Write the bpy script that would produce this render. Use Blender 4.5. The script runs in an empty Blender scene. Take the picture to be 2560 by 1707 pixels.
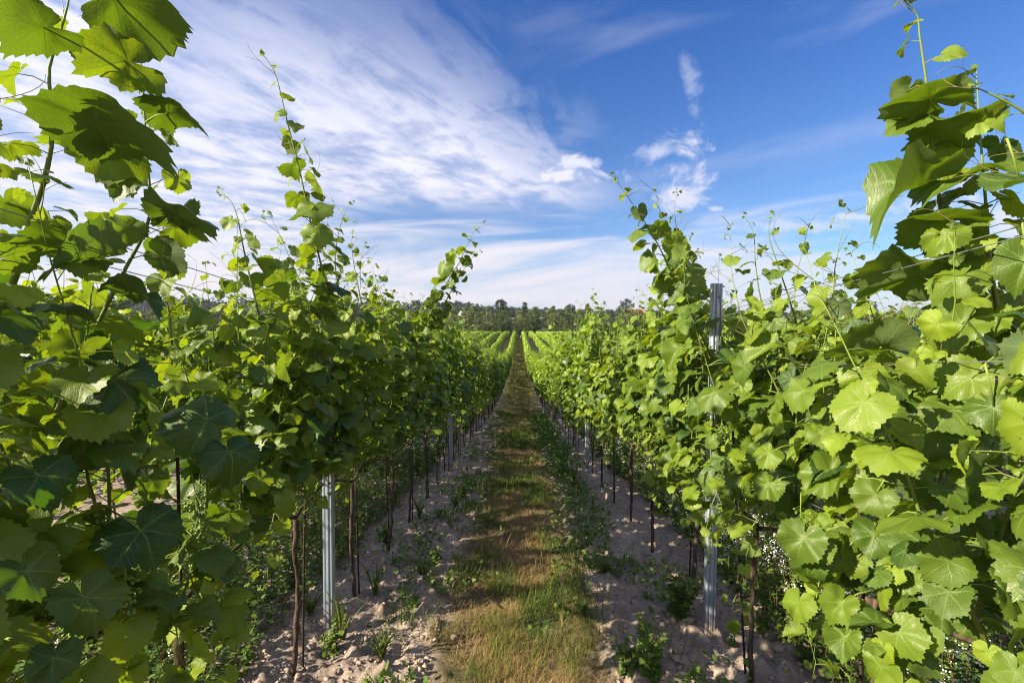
import bpy, math, random
import numpy as np
from mathutils import Vector
R = math.radians
sc = bpy.context.scene
COL = sc.collection
# ------------------------------------------------------------------ camera, light, exposure
CAM_Z = 1.38
cam = bpy.data.cameras.new('camera'); cam_o = bpy.data.objects.new('camera', cam); COL.objects.link(cam_o)
cam.sensor_width = 36; cam.lens = 16.0; cam.clip_start = 0.02; cam.clip_end = 6000
cam_o.location = (0, 0, CAM_Z); cam_o.rotation_euler = (R(90-1.97), 0, R(0.88))
sc.camera = cam_o
SUN_EL, SUN_AZ = 29.0, 245.0            # azimuth clockwise from +Y, where the sun stands
sd = Vector((math.sin(R(SUN_AZ))*math.cos(R(SUN_EL)), math.cos(R(SUN_AZ))*math.cos(R(SUN_EL)), math.sin(R(SUN_EL))))
sl = bpy.data.lights.new('sun', 'SUN'); sl.energy = 5.0; sl.angle = R(0.55); sl.color = (1.0, 0.88, 0.66)
so = bpy.data.objects.new('sun', sl); COL.objects.link(so); so.rotation_euler = sd.to_track_quat('Z', 'Y').to_euler()
sc.view_settings.view_transform = 'Standard'; sc.view_settings.look = 'None'
sc.view_settings.exposure = 1.45; sc.view_settings.gamma = 1
sc.cycles.use_denoising = True; sc.cycles.filter_width = 1.15; sc.cycles.adaptive_threshold = 0.008
sc.cycles.max_bounces = 6; sc.cycles.diffuse_bounces = 3; sc.cycles.transmission_bounces = 4; sc.cycles.glossy_bounces = 2
sc.cycles.transparent_max_bounces = 4; sc.cycles.caustics_reflective = False; sc.cycles.caustics_refractive = False
sc.cycles.sample_clamp_indirect = 4

class NT:
    """tiny node helper"""
    def __init__(s, tree): s.t = tree; s.n = tree.nodes; s.l = tree.links
    def new(s, typ, **kw):
        n = s.n.new(typ)
        for k, v in kw.items(): setattr(n, k, v)
        return n
    def put(s, inp, v):
        if hasattr(v, 'is_linked') or isinstance(v, bpy.types.NodeSocket): s.l.new(v, inp)
        elif v is not None: inp.default_value = v
    def m(s, op, a, b=None, c=None, clamp=False):
        n = s.new('ShaderNodeMath', operation=op); n.use_clamp = clamp
        s.put(n.inputs[0], a)
        if b is not None: s.put(n.inputs[1], b)
        if c is not None: s.put(n.inputs[2], c)
        return n.outputs[0]
    def ss(s, x, a, b, lo=0.0, hi=1.0):
        n = s.new('ShaderNodeMapRange', interpolation_type='SMOOTHSTEP')
        s.put(n.inputs[0], x); n.inputs[1].default_value = a; n.inputs[2].default_value = b
        n.inputs[3].default_value = lo; n.inputs[4].default_value = hi
        return n.outputs[0]
    def mix(s, f, a, b, blend='MIX'):
        n = s.new('ShaderNodeMix', data_type='RGBA', blend_type=blend)
        s.put(n.inputs[0], f); s.put(n.inputs[6], a); s.put(n.inputs[7], b)
        return n.outputs[2]
    def noise(s, vec, scale, detail=4, rough=0.5, dist=0.0):
        n = s.new('ShaderNodeTexNoise'); s.put(n.inputs['Vector'], vec)
        n.inputs['Scale'].default_value = scale; n.inputs['Detail'].default_value = detail
        n.inputs['Roughness'].default_value = rough; n.inputs['Distortion'].default_value = dist
        return n.outputs[0]
    def comb(s, x, y, z=0.0):
        n = s.new('ShaderNodeCombineXYZ'); s.put(n.inputs[0], x); s.put(n.inputs[1], y); s.put(n.inputs[2], z); return n.outputs[0]
    def sep(s, v):
        n = s.new('ShaderNodeSeparateXYZ'); s.put(n.inputs[0], v); return n.outputs
def rgb(r, g, b): return (r, g, b, 1.0)

# ------------------------------------------------------------------ sky
w = bpy.data.worlds.new('World'); sc.world = w; w.use_nodes = True
w.node_tree.nodes.clear(); q = NT(w.node_tree)
out = q.new('ShaderNodeOutputWorld'); bg = q.new('ShaderNodeBackground'); bg.inputs[1].default_value = 0.055
q.l.new(bg.outputs[0], out.inputs[0])
sky = q.new('ShaderNodeTexSky', sky_type='NISHITA'); sky.sun_disc = False
sky.sun_elevation = R(SUN_EL); sky.sun_rotation = R(SUN_AZ); sky.air_density = 1.0; sky.dust_density = 0.6; sky.ozone_density = 2.0
tc = q.new('ShaderNodeTexCoord').outputs['Generated']
x, y, z = q.sep(tc)
zz = q.m('MAXIMUM', z, 0.012)
ysafe = q.m('MAXIMUM', y, 0.05)
u = q.m('DIVIDE', x, zz); v = q.m('DIVIDE', ysafe, zz)          # a flat cloud deck seen from below
X = q.m('DIVIDE', x, ysafe); Z = q.m('DIVIDE', z, ysafe)
skycol = q.mix(1.0, sky.outputs[0], rgb(0.62, 0.83, 1.08), 'MULTIPLY')
# deep blue overhead, paler low
hi = q.ss(z, 0.10, 0.62)
skycol = q.mix(hi, skycol, q.mix(1.0, skycol, rgb(0.42, 0.74, 1.10), 'MULTIPLY'))
# big cirrus sheet on the left with a slanting edge
along = q.m('ADD', q.m('MULTIPLY', u, 0.47), q.m('MULTIPLY', v, 0.88))
across = q.m('SUBTRACT', q.m('MULTIPLY', u, 0.88), q.m('MULTIPLY', v, 0.47))     # edge at about -0.97
st = q.noise(q.comb(q.m('MULTIPLY', along, 0.55), q.m('MULTIPLY', across, 1.7)), 1.7, 9, 0.62, 0.8)
st2 = q.noise(q.comb(q.m('MULTIPLY', u, 1.0), q.m('MULTIPLY', v, 0.9), 3.7), 3.2, 8, 0.6, 0.3)
edge = q.ss(q.m('ADD', across, q.m('ADD', q.m('MULTIPLY', q.m('SUBTRACT', st, 0.5), 1.3), q.m('MULTIPLY', q.m('SUBTRACT', st2, 0.5), 0.9))), -0.72, -1.45)
near_end = q.ss(v, 4.4, 3.2)
mott = q.ss(q.m('ADD', q.m('MULTIPLY', st, 0.45), q.m('MULTIPLY', st2, 0.55)), 0.38, 0.60)
topfade = q.ss(q.m('ADD', Z, q.m('MULTIPLY', st2, 0.5)), 1.12, 0.62, 0.25, 1.0)
topfade = q.m('MAXIMUM', topfade, q.ss(X, -0.55, -1.0))
cir = q.m('MULTIPLY', q.m('MULTIPLY', edge, topfade), q.m('ADD', q.m('MULTIPLY', mott, 0.66), 0.30))
cir = q.m('MULTIPLY', cir, q.m('MAXIMUM', near_end, q.ss(X, -0.25, -0.55)))
# low streaked bands toward the horizon
hb = q.noise(q.comb(q.m('MULTIPLY', X, 1.3), q.m('MULTIPLY', q.m('ADD', Z, q.m('MULTIPLY', X, -0.07)), 9.0), 1.3), 1.6, 8, 0.58, 0.5)
hbm = q.ss(Z, 0.34, 0.05)
low = q.m('MULTIPLY', q.ss(q.m('ADD', hb, q.m('MULTIPLY', hbm, 0.34)), 0.56, 0.86), q.ss(Z, 0.36, 0.20))
low = q.m('MULTIPLY', low, q.ss(X, 0.9, -0.2, 0.72, 1.0))
# a faint veil high on the right
veil = q.noise(q.comb(q.m('MULTIPLY', q.m('ADD', X, q.m('MULTIPLY', Z, 1.5)), 0.8), q.m('MULTIPLY', q.m('SUBTRACT', Z, q.m('MULTIPLY', X, 0.35)), 4.5), 9.0), 1.6, 5, 0.5, 0.3)
veil = q.m('MULTIPLY', q.ss(veil, 0.48, 0.75), 0.16)
# small puffs
pn = q.noise(q.comb(X, q.m('MULTIPLY', Z, 1.2), 5.0), 11.0, 8, 0.62, 0.4)
cl = q.m('MAXIMUM', q.m('MAXIMUM', cir, low), veil)
for (px, pz, rx, rz, a) in [(0.360, 0.335, 0.050, 0.048, 1.0), (0.350, 0.285, 0.060, 0.028, 0.85), (0.310, 0.375, 0.03, 0.02, 0.6), (0.365, 0.515, 0.018, 0.04, 0.30),
                            (0.115, 0.318, 0.070, 0.020, 1.0), (0.130, 0.355, 0.05, 0.015, 0.9), (0.43, 0.253, 0.02, 0.007, 0.8),
                            (1.00, 0.24, 0.14, 0.05, 0.9), (0.60, 0.215, 0.14, 0.014, 0.6), (0.72, 0.235, 0.06, 0.008, 0.7)]:
    dx = q.m('DIVIDE', q.m('SUBTRACT', X, px), rx); dz = q.m('DIVIDE', q.m('SUBTRACT', Z, pz), rz)
    r2 = q.m('SQRT', q.m('ADD', q.m('MULTIPLY', dx, dx), q.m('MULTIPLY', dz, dz)))
    g = q.ss(q.m('ADD', r2, q.m('MULTIPLY', q.m('SUBTRACT', pn, 0.5), 5.5)), 1.5, 0.1)
    cl = q.m('MAXIMUM', cl, q.m('MULTIPLY', g, a * 0.9))
cl = q.m('MULTIPLY', cl, q.ss(y, 0.0, 0.12))
back = q.m('MULTIPLY', q.ss(y, 0.12, -0.05), q.ss(q.noise(tc, 2.0, 5), 0.35, 0.6))  # unseen clouds behind the camera, spread wide to make the skylight more neutral
cl = q.m('MAXIMUM', cl, q.m('MULTIPLY', back, 0.9))
ccol = q.mix(q.ss(z, 0.02, 0.5), rgb(5.9, 5.65, 6.2), rgb(7.0, 7.0, 8.0))
fin = q.mix(cl, skycol, ccol)
q.l.new(fin, bg.inputs[0])

# ------------------------------------------------------------------ mesh helpers
def link(name, me, parent=None):
    o = bpy.data.objects.new(name, me); COL.objects.link(o)
    if parent: o.parent = parent
    return o
def mesh_np(name, V, polys, mat, tint=None, uv=None, smooth=True, mats=None, midx=None):
    V = np.asarray(V, np.float32); me = bpy.data.meshes.new(name)
    me.vertices.add(len(V)); me.vertices.foreach_set('co', V.ravel())
    polys = [np.asarray(p, np.int32) for p in polys if len(p)]
    loops = np.concatenate([p.ravel() for p in polys])
    tot = np.concatenate([np.full(len(p), p.shape[1], np.int32) for p in polys])
    start = np.concatenate([[0], np.cumsum(tot)[:-1]]).astype(np.int32)
    me.loops.add(len(loops)); me.loops.foreach_set('vertex_index', loops)
    me.polygons.add(len(tot)); me.polygons.foreach_set('loop_start', start)
    me.polygons.foreach_set('use_smooth', np.full(len(tot), smooth))
    if uv is not None:
        ul = me.uv_layers.new(name='leaf'); ul.data.foreach_set('uv', np.asarray(uv, np.float32)[loops].ravel())
    if tint is not None:
        a = me.attributes.new('tint', 'FLOAT', 'POINT'); a.data.foreach_set('value', np.asarray(tint, np.float32))
    for m_ in (mats or [mat]): me.materials.append(m_)
    if midx is not None: me.polygons.foreach_set('material_index', np.concatenate(midx).astype(np.int32))
    me.update(); me.validate(verbose=False)
    return me
class MB:
    """collects pieces of one mesh"""
    def __init__(s): s.V = []; s.P = {}; s.T = []; s.U = []; s.n = 0
    def add(s, V, polys, tint=0.5, uv=None):
        V = np.asarray(V, float)
        for p in polys:
            p = np.asarray(p, np.int64)
            if len(p): s.P.setdefault(p.shape[1], []).append(p + s.n)
        s.V.append(V); s.T.append(np.broadcast_to(np.asarray(tint, float), (len(V),)))
        s.U.append(np.zeros((len(V), 2)) if uv is None else uv); s.n += len(V)
    def mesh(s, name, mat, smooth=True):
        return mesh_np(name, np.concatenate(s.V), [np.concatenate(p) for p in s.P.values()], mat, np.concatenate(s.T), np.concatenate(s.U), smooth)
    def obj(s, name, mat, parent=None, smooth=True):
        return link(name, s.mesh(name, mat, smooth), parent)
def tube(mb, pts, rad, sides=6, tint=0.5, cap=True):
    pts = np.asarray(pts, float); n = len(pts); rad = np.broadcast_to(np.asarray(rad, float), (n,))
    t = np.gradient(pts, axis=0); t /= np.linalg.norm(t, axis=1)[:, None] + 1e-9
    ref = np.array([0.31, 0.95, 0.05]) if abs(t[0][1]) < 0.8 else np.array([1.0, 0, 0.1])
    a = np.cross(t, ref); a /= np.linalg.norm(a, axis=1)[:, None] + 1e-9; b = np.cross(t, a)
    ph = np.arange(sides) / sides * 2 * np.pi
    V = pts[:, None] + rad[:, None, None] * (a[:, None] * np.cos(ph)[None, :, None] + b[:, None] * np.sin(ph)[None, :, None])
    V = V.reshape(-1, 3)
    i = np.arange(n - 1)[:, None] * sides; j = np.arange(sides)[None]; k = (j + 1) % sides
    Q = np.stack([i + j, i + k, i + sides + k, i + sides + j], -1).reshape(-1, 4)
    P = [Q]
    if cap: P.append(np.array([list(range(sides))[::-1], list(range((n - 1) * sides, n * sides))]))
    mb.add(V, P, tint)
def tubes_many(mb, P0, P1, P2, r0, r1, sides=3, tint=0.5):
    """many 3-point tubes at once"""
    P0, P1, P2 = map(np.asarray, (P0, P1, P2)); n = len(P0)
    if n == 0: return
    t = P2 - P0; t = t / (np.linalg.norm(t, axis=1)[:, None] + 1e-9)
    a = np.cross(t, np.array([0.3, 0.9, 0.31])); a /= np.linalg.norm(a, axis=1)[:, None] + 1e-9; b = np.cross(t, a)
    ph = np.arange(sides) / sides * 2 * np.pi
    ring = a[:, None] * np.cos(ph)[None, :, None] + b[:, None] * np.sin(ph)[None, :, None]
    r0 = np.broadcast_to(np.asarray(r0, float), (n,)); r1 = np.broadcast_to(np.asarray(r1, float), (n,)); rm = (r0 + r1) / 2
    V = np.stack([P0[:, None] + ring * r0[:, None, None], P1[:, None] + ring * rm[:, None, None], P2[:, None] + ring * r1[:, None, None]], 1).reshape(-1, 3)
    j = np.arange(sides); k = (j + 1) % sides
    q1 = np.stack([j, k, sides + k, sides + j], -1); Q = np.concatenate([q1, q1 + sides])
    Q = (Q[None] + (np.arange(n) * 3 * sides)[:, None, None]).reshape(-1, 4)
    mb.add(V, [Q], np.repeat(np.broadcast_to(tint, (n,)), 3 * sides))
def box(mb, c, s, tint=0.5):
    c = np.asarray(c, float); s = np.asarray(s, float) / 2
    V = np.array([[x, y, z] for x in (-1, 1) for y in (-1, 1) for z in (-1, 1)]) * s + c
    mb.add(V, [np.array([[0, 1, 3, 2], [4, 6, 7, 5], [0, 4, 5, 1], [2, 3, 7, 6], [0, 2, 6, 4], [1, 5, 7, 3]])], tint)

# value noise
def vnoise(x, y, seed=0):
    xi = np.floor(x).astype(np.int64); yi = np.floor(y).astype(np.int64); fx = x - xi; fy = y - yi
    fx = fx * fx * (3 - 2 * fx); fy = fy * fy * (3 - 2 * fy)
    def h(a, b):
        n = (a * 374761393 + b * 668265263 + seed * 1442695041) & 0xFFFFFFFF
        n = ((n ^ (n >> 13)) * 1274126177) & 0xFFFFFFFF
        return ((n ^ (n >> 16)) & 0xFFFF) / 65535.0
    return (h(xi, yi) * (1 - fx) + h(xi + 1, yi) * fx) * (1 - fy) + (h(xi, yi + 1) * (1 - fx) + h(xi + 1, yi + 1) * fx) * fy
def fbm(x, y, oct=4, seed=0, gain=0.5):
    s = 0; a = 1; t = 0
    for o in range(oct):
        s = s + a * vnoise(x, y, seed + o * 17); t += a; x = x * 2.03 + 11.3; y = y * 2.03 + 5.1; a *= gain
    return s / t
# terrain profile: falls away from the camera, rises again, then a wooded ridge
_d = np.array([-60, -10, 0, 2.4, 6.6, 11, 18, 30, 45, 60, 80, 100, 130, 150, 200, 260, 330, 430, 600, 900, 1500, 4000.])
_z = np.array([5.0, 1.0, 0, -.26, -.71, -1.2, -1.97, -2.75, -3.0, -2.78, -2.15, -1.9, -2.25, -2.8, -3.0, -1.0, 4.0, 9.0, 12., 13, 14, 16])
_g = np.arange(-60, 4001, 1.0); _t = np.interp(_g, _d, _z)
_k = np.hanning(9); _k /= _k.sum(); _t = np.convolve(np.pad(_t, 4, mode='edge'), _k, 'valid')
def gz(y, x=0.0):
    y = np.asarray(y, float); base = np.interp(y, _g, _t)
    far = np.clip((y - 200) / 200, 0, 1)
    return base + far * (-np.asarray(x, float) * 0.012)
F = 1045.0                                # focal length in units of the reference layout
def at(px, py, d):                        # a point at depth d
    return np.array([(px - 1192) / F * d, d, CAM_Z + (748 - py) / F * d])
def on_ground(px, py):
    d = np.arange(0.8, 120, 0.01); yy = 748 - (gz(d) - CAM_Z) / d * F
    k = np.argmax(yy < py); return (px - 1192) / F * d[k], d[k]

# ------------------------------------------------------------------ materials
def mat(name):
    m_ = bpy.data.materials.new(name); m_.use_nodes = True; m_.node_tree.nodes.clear(); t = NT(m_.node_tree)
    o = t.new('ShaderNodeOutputMaterial'); return m_, t, o
def attr(t, name='tint'):
    n = t.new('ShaderNodeAttribute'); n.attribute_name = name; return n.outputs['Fac']
def princ(t, col, rough=0.6, spec=0.4, metal=0.0, normal=None):
    b = t.new('ShaderNodeBsdfPrincipled'); t.put(b.inputs['Base Color'], col); t.put(b.inputs['Roughness'], rough)
    t.put(b.inputs['Specular IOR Level'], spec); t.put(b.inputs['Metallic'], metal)
    if normal is not None: t.put(b.inputs['Normal'], normal)
    return b.outputs[0]
def bump(t, h, strength=0.3, dist=0.01):
    n = t.new('ShaderNodeBump'); n.inputs['Strength'].default_value = strength; n.inputs['Distance'].default_value = dist
    t.put(n.inputs['Height'], h); return n.outputs[0]
def simple(name, col, rough=0.6, spec=0.3, metal=0.0, var=0.25, scale=20, bumpd=0.0, coords='Object'):
    m_, t, o = mat(name); c = t.new('ShaderNodeTexCoord').outputs[coords]
    n = t.noise(c, scale, 6, 0.6)
    lo = tuple(a * (1 - var) for a in col[:3]) + (1,); hi_ = tuple(min(1, a * (1 + var)) for a in col[:3]) + (1,)
    cc = t.mix(n, lo, hi_)
    nm = bump(t, n, 0.6, bumpd) if bumpd else None
    t.l.new(princ(t, cc, rough, spec, metal, nm), o.inputs[0]); return m_

def leaf_material(name, veins=True, gain=1.0, trans=0.32):
    m_, t, o = mat(name)
    ti = attr(t)
    # tint: 0 = dark blade (old, and painted shade on single blades), 1 = young yellow-green blade
    up = t.mix(ti, rgb(0.017*gain, 0.058*gain, 0.011*gain), rgb(0.195*gain, 0.270*gain, 0.016*gain))
    dn = t.mix(ti, rgb(0.080*gain, 0.125*gain, 0.050*gain), rgb(0.140*gain, 0.200*gain, 0.040*gain))
    geo = t.new('ShaderNodeNewGeometry')
    oc = t.new('ShaderNodeTexCoord').outputs['Object']
    sp = t.noise(oc, 7.0, 4, 0.6)
    col = t.mix(geo.outputs['Backfacing'], up, dn)
    col = t.mix(t.ss(sp, 0.3, 0.8, 0.0, 0.35), col, rgb(0.13*gain, 0.17*gain, 0.025*gain))
    tr = t.mix(ti, rgb(0.070, 0.170, 0.004), rgb(0.52, 0.66, 0.012))
    if veins:
        age = t.m('MULTIPLY', t.ss(t.noise(oc, 30.0, 5, 0.65), 0.66, 0.76), t.ss(t.noise(oc, 3.0, 2), 0.50, 0.62))
        col = t.mix(t.m('MULTIPLY', age, 0.8), col, rgb(0.17, 0.10, 0.035)); tr = t.mix(age, tr, rgb(0.10, 0.06, 0.01))
    nm = None
    if veins:
        uvn = t.new('ShaderNodeUVMap'); uvn.uv_map = 'leaf'
        a, b, _ = t.sep(uvn.outputs[0])
        th = t.m('ABSOLUTE', t.m('ARCTAN2', a, b)); r_ = t.m('SQRT', t.m('ADD', t.m('MULTIPLY', a, a), t.m('MULTIPLY', b, b)))
        dlt = t.m('MINIMUM', th, t.m('MINIMUM', t.m('ABSOLUTE', t.m('SUBTRACT', th, 0.90)), t.m('ABSOLUTE', t.m('SUBTRACT', th, 1.88))))
        dist = t.m('MULTIPLY', r_, t.m('SINE', dlt)); al = t.m('MULTIPLY', r_, t.m('COSINE', dlt))
        main = t.m('MULTIPLY', t.ss(dist, 0.026, 0.008), t.ss(r_, 1.0, 0.3, 0.35, 1.0))
        fr = t.m('FRACT', t.m('MULTIPLY', t.m('SUBTRACT', al, t.m('MULTIPLY', dist, 0.95)), 6.5))
        sec = t.m('MULTIPLY', t.ss(t.m('ABSOLUTE', t.m('SUBTRACT', fr, 0.5)), 0.085, 0.02), 0.55)
        vor = t.new('ShaderNodeTexVoronoi'); vor.feature = 'DISTANCE_TO_EDGE'; t.put(vor.inputs['Vector'], uvn.outputs[0]); vor.inputs['Scale'].default_value = 13
        ter = t.ss(vor.outputs[0], 0.09, 0.0)
        vein = t.m('MAXIMUM', main, sec)
        col = t.mix(t.m('MULTIPLY', vein, 0.55), col, rgb(0.20*gain, 0.29*gain, 0.07*gain))
        tr = t.mix(t.m('MULTIPLY', t.m('MAXIMUM', vein, t.m('MULTIPLY', ter, 0.5)), 0.55), tr, rgb(0.07, 0.13, 0.01))
        h = t.m('SUBTRACT', t.m('MULTIPLY', t.noise(uvn.outputs[0], 5.0, 3), 0.5), t.m('ADD', t.m('MULTIPLY', vein, 0.5), t.m('MULTIPLY', ter, 0.3)))
        nm = bump(t, h, 0.35, 0.0025)
    p = princ(t, col, t.mix(geo.outputs['Backfacing'], rgb(.42, .42, .42), rgb(.75, .75, .75)), 0.38, 0.0, nm)
    tb = t.new('ShaderNodeBsdfTranslucent'); t.put(tb.inputs[0], tr)
    if nm is not None: t.put(tb.inputs['Normal'], nm)
    mx = t.new('ShaderNodeMixShader'); mx.inputs[0].default_value = trans
    t.l.new(p, mx.inputs[1]); t.l.new(tb.outputs[0], mx.inputs[2]); t.l.new(mx.outputs[0], o.inputs[0])
    return m_
M_LEAF = leaf_material('vine_leaf')
M_LEAFM = leaf_material('vine_leaf_simple', veins=False, gain=1.1)
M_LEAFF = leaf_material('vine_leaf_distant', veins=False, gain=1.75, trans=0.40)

m_, t, o = mat('green_shoot'); ti = attr(t)
t.l.new(princ(t, t.mix(ti, rgb(0.10, 0.12, 0.03), rgb(0.17, 0.23, 0.035)), 0.45, 0.4), o.inputs[0]); M_SHOOT = m_
m_, t, o = mat('tendril_green'); t.l.new(princ(t, rgb(0.17, 0.15, 0.05), 0.5, 0.3), o.inputs[0]); M_TEND = m_
m_, t, o = mat('vine_bark'); c = t.new('ShaderNodeTexCoord').outputs['Object']
mp = t.new('ShaderNodeMapping'); mp.inputs['Scale'].default_value = (1, 1, 0.12); t.l.new(c, mp.inputs[0])
n = t.noise(mp.outputs[0], 90, 6, 0.7, 0.6)
t.l.new(princ(t, t.mix(t.ss(n, .3, .7), rgb(0.026, 0.017, 0.012), rgb(0.13, 0.088, 0.062)), 0.85, 0.15, 0, bump(t, n, 1.0, 0.006)), o.inputs[0]); M_BARK = m_
m_, t, o = mat('unripe_grape'); ti = attr(t)
t.l.new(princ(t, t.mix(ti, rgb(0.08, 0.15, 0.02), rgb(0.19, 0.27, 0.035)), 0.4, 0.4), o.inputs[0]); M_GRAPE = m_
m_, t, o = mat('galvanised_steel'); c = t.new('ShaderNodeTexCoord').outputs['Object']
mp = t.new('ShaderNodeMapping'); mp.inputs['Scale'].default_value = (1, 1, 0.25); t.l.new(c, mp.inputs[0])
n = t.noise(mp.outputs[0], 25, 6, 0.65); n2 = t.noise(c, 120, 3, 0.6)
z_ = t.sep(c)[2]
dirt = t.m('MULTIPLY', t.ss(t.m('ADD', z_, t.m('MULTIPLY', n, 0.2)), 0.30, 0.06), 0.7)
base = t.mix(n, rgb(0.26, 0.30, 0.36), rgb(0.50, 0.55, 0.62))
t.l.new(princ(t, t.mix(dirt, base, rgb(0.30, 0.22, 0.16)), t.m('ADD', t.m('MULTIPLY', n2, 0.25), 0.36), 0.5, 0.55, bump(t, n2, 0.2, 0.001)), o.inputs[0]); M_STEEL = m_
M_WIRE = simple('trellis_wire_steel', (0.42, 0.43, 0.45), 0.35, 0.5, 0.8, 0.2, 60)
M_ROD = simple('rusted_rod', (0.050, 0.030, 0.025), 0.8, 0.2, 0.2, 0.5, 60, 0.002)
M_TWINE = simple('green_twine', (0.03, 0.22, 0.16), 0.6, 0.3)
M_TIE = simple('black_tie', (0.02, 0.02, 0.02), 0.5, 0.4)

# soil
m_, t, o = mat('sandy_soil'); gp = t.new('ShaderNodeNewGeometry').outputs['Position']
n1 = t.noise(gp, 3.0, 6, 0.6); n2 = t.noise(gp, 28.0, 6, 0.7); n3 = t.noise(gp, 140, 4, 0.7)
c1 = t.mix(t.ss(n1, .3, .7), rgb(0.20, 0.152, 0.122), rgb(0.37, 0.295, 0.240))
c1 = t.mix(t.ss(n2, .35, .75, 0, .6), c1, rgb(0.46, 0.37, 0.31))
c1 = t.mix(t.ss(n3, .5, .8, 0, .35), c1, rgb(0.11, 0.075, 0.055))
gx, gy, g_z = t.sep(gp)
# old thatch lying on the mown middle of each second alley, with light and shade painted in
pn = t.noise(gp, 4.0, 4, 0.6)
strip = t.ss(t.m('ADD', t.m('ABSOLUTE', gx), t.m('MULTIPLY', t.m('SUBTRACT', pn, 0.5), 0.35)), 0.50, 0.36)
strip = t.m('MAXIMUM', strip, t.m('MULTIPLY', t.ss(gy, 9, 26), t.ss(t.m('ABSOLUTE', gx), 1.0, .8)))
c1 = t.mix(t.m('MULTIPLY', strip, 0.85), c1, t.mix(n2, t.mix(t.ss(gy, 5, 18), rgb(0.050, 0.045, 0.018), rgb(0.17, 0.15, 0.04)), t.mix(t.ss(gy, 5, 18), rgb(0.18, 0.13, 0.055), rgb(0.44, 0.35, 0.10))))  # near tones darkened as shade between blades, far ones lightened as sun on path
far = t.ss(gy, 128, 140)
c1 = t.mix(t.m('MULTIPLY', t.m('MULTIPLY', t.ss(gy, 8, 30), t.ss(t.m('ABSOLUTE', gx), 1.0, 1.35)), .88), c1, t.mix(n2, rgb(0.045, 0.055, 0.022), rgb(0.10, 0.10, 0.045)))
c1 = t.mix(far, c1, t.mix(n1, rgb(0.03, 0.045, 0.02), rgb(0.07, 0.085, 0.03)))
hh = t.m('ADD', t.m('MULTIPLY', n2, 0.7), t.m('MULTIPLY', n3, 0.3))
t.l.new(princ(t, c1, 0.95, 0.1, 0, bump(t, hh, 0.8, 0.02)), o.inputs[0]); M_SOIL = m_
M_CLOD = simple('dry_clay_clod', (0.33, 0.26, 0.21), 0.95, 0.1, 0, 0.3, 18, 0.01)

m_, t, o = mat('grass_blade'); ti = attr(t)
cr = t.new('ShaderNodeValToRGB'); e = cr.color_ramp.elements
e[0].position = 0; e[0].color = rgb(0.075, 0.125, 0.022); e[1].position = 1; e[1].color = rgb(0.40, 0.265, 0.135)
k = e.new(0.45); k.color = rgb(0.17, 0.19, 0.03); k = e.new(0.7); k.color = rgb(0.28, 0.20, 0.07)
t.l.new(ti, cr.inputs[0])
tb = t.new('ShaderNodeBsdfTranslucent'); t.l.new(cr.outputs[0], tb.inputs[0]); mx = t.new('ShaderNodeMixShader'); mx.inputs[0].default_value = 0.3
t.l.new(princ(t, cr.outputs[0], 0.6, 0.25), mx.inputs[1]); t.l.new(tb.outputs[0], mx.inputs[2]); t.l.new(mx.outputs[0], o.inputs[0]); M_GRASS = m_
def weedmat(name, c0, c1, tr):
    m_, t, o = mat(name); ti = attr(t); cc = t.mix(ti, c0, c1)
    tb = t.new('ShaderNodeBsdfTranslucent'); t.put(tb.inputs[0], tr); mx = t.new('ShaderNodeMixShader'); mx.inputs[0].default_value = 0.3
    t.l.new(princ(t, cc, 0.6, 0.25), mx.inputs[1]); t.l.new(tb.outputs[0], mx.inputs[2]); t.l.new(mx.outputs[0], o.inputs[0]); return m_
M_WEED = weedmat('weed_leaf', rgb(0.055, 0.125, 0.025), rgb(0.20, 0.26, 0.04), rgb(0.12, 0.22, 0.02))
M_WEEDSTEM = simple('weed_stem', (0.16, 0.11, 0.045), 0.6, 0.2)
M_PETAL = simple('white_petal', (0.75, 0.74, 0.72), 0.6, 0.2, 0, 0.08)

# ------------------------------------------------------------------ ground
def spaced(a):   # [(start, step)...], end
    out_ = []
    for (s0, st_), (s1, _) in zip(a[:-1], a[1:]): out_.append(np.arange(s0, s1, st_))
    return np.concatenate(out_ + [[a[-1][0]]])
gxs = spaced([(0, .014), (1.7, .03), (3.2, .12), (8, .6), (30, 5), (150, 40), (800, 200), (2400, 1)]); gxs = np.concatenate([-gxs[:0:-1], gxs])
gys = spaced([(-60, 8), (-6, .5), (0.6, .05), (1.5, .014), (4.5, .03), (9, .08), (20, .3), (60, 1), (150, 4), (400, 20), (1000, 100), (4000, 1)])
GX, GY = np.meshgrid(gxs, gys)
def soil_relief(x, y):
    near = np.clip((22 - y) / 10, 0, 1) * (np.abs(x) < 9)
    rid = 0.018 * np.cos((x - 1) * np.pi) * np.clip((140 - y) / 20, 0, 1)         # soil thrown up under the rows
    lump = (fbm(x * 5, y * 5, 4, 3) - 0.5) * 0.07 + (fbm(x * 15, y * 15, 4, 9, 0.7) - 0.5) * 0.085 + np.maximum(fbm(x * 9, y * 9, 3, 21) - .56, 0) * .16
    soft = 0.35 + 0.65 * np.clip((np.abs(x) - 0.35) / 0.2, 0, 1)
    return near * lump * soft + rid + (fbm(x * .9, y * .9, 2, 5) - 0.5) * 0.05 * (np.abs(y) < 200)
GZ = gz(GY, GX) + soil_relief(GX, GY) + np.clip((GY - 200) / 200, 0, 1) * (fbm(GX * .01, GY * .01, 3, 8) - .5) * 8
V = np.stack([GX, GY, GZ], -1).reshape(-1, 3)
nx, ny = len(gxs), len(gys); i = (np.arange(ny - 1)[:, None] * nx + np.arange(nx - 1)[None]).ravel()
g_o = link('ground', mesh_np('ground', V, [np.stack([i, i + 1, i + nx + 1, i + nx], -1)], M_SOIL)); g_o['kind'] = 'structure'
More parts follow.
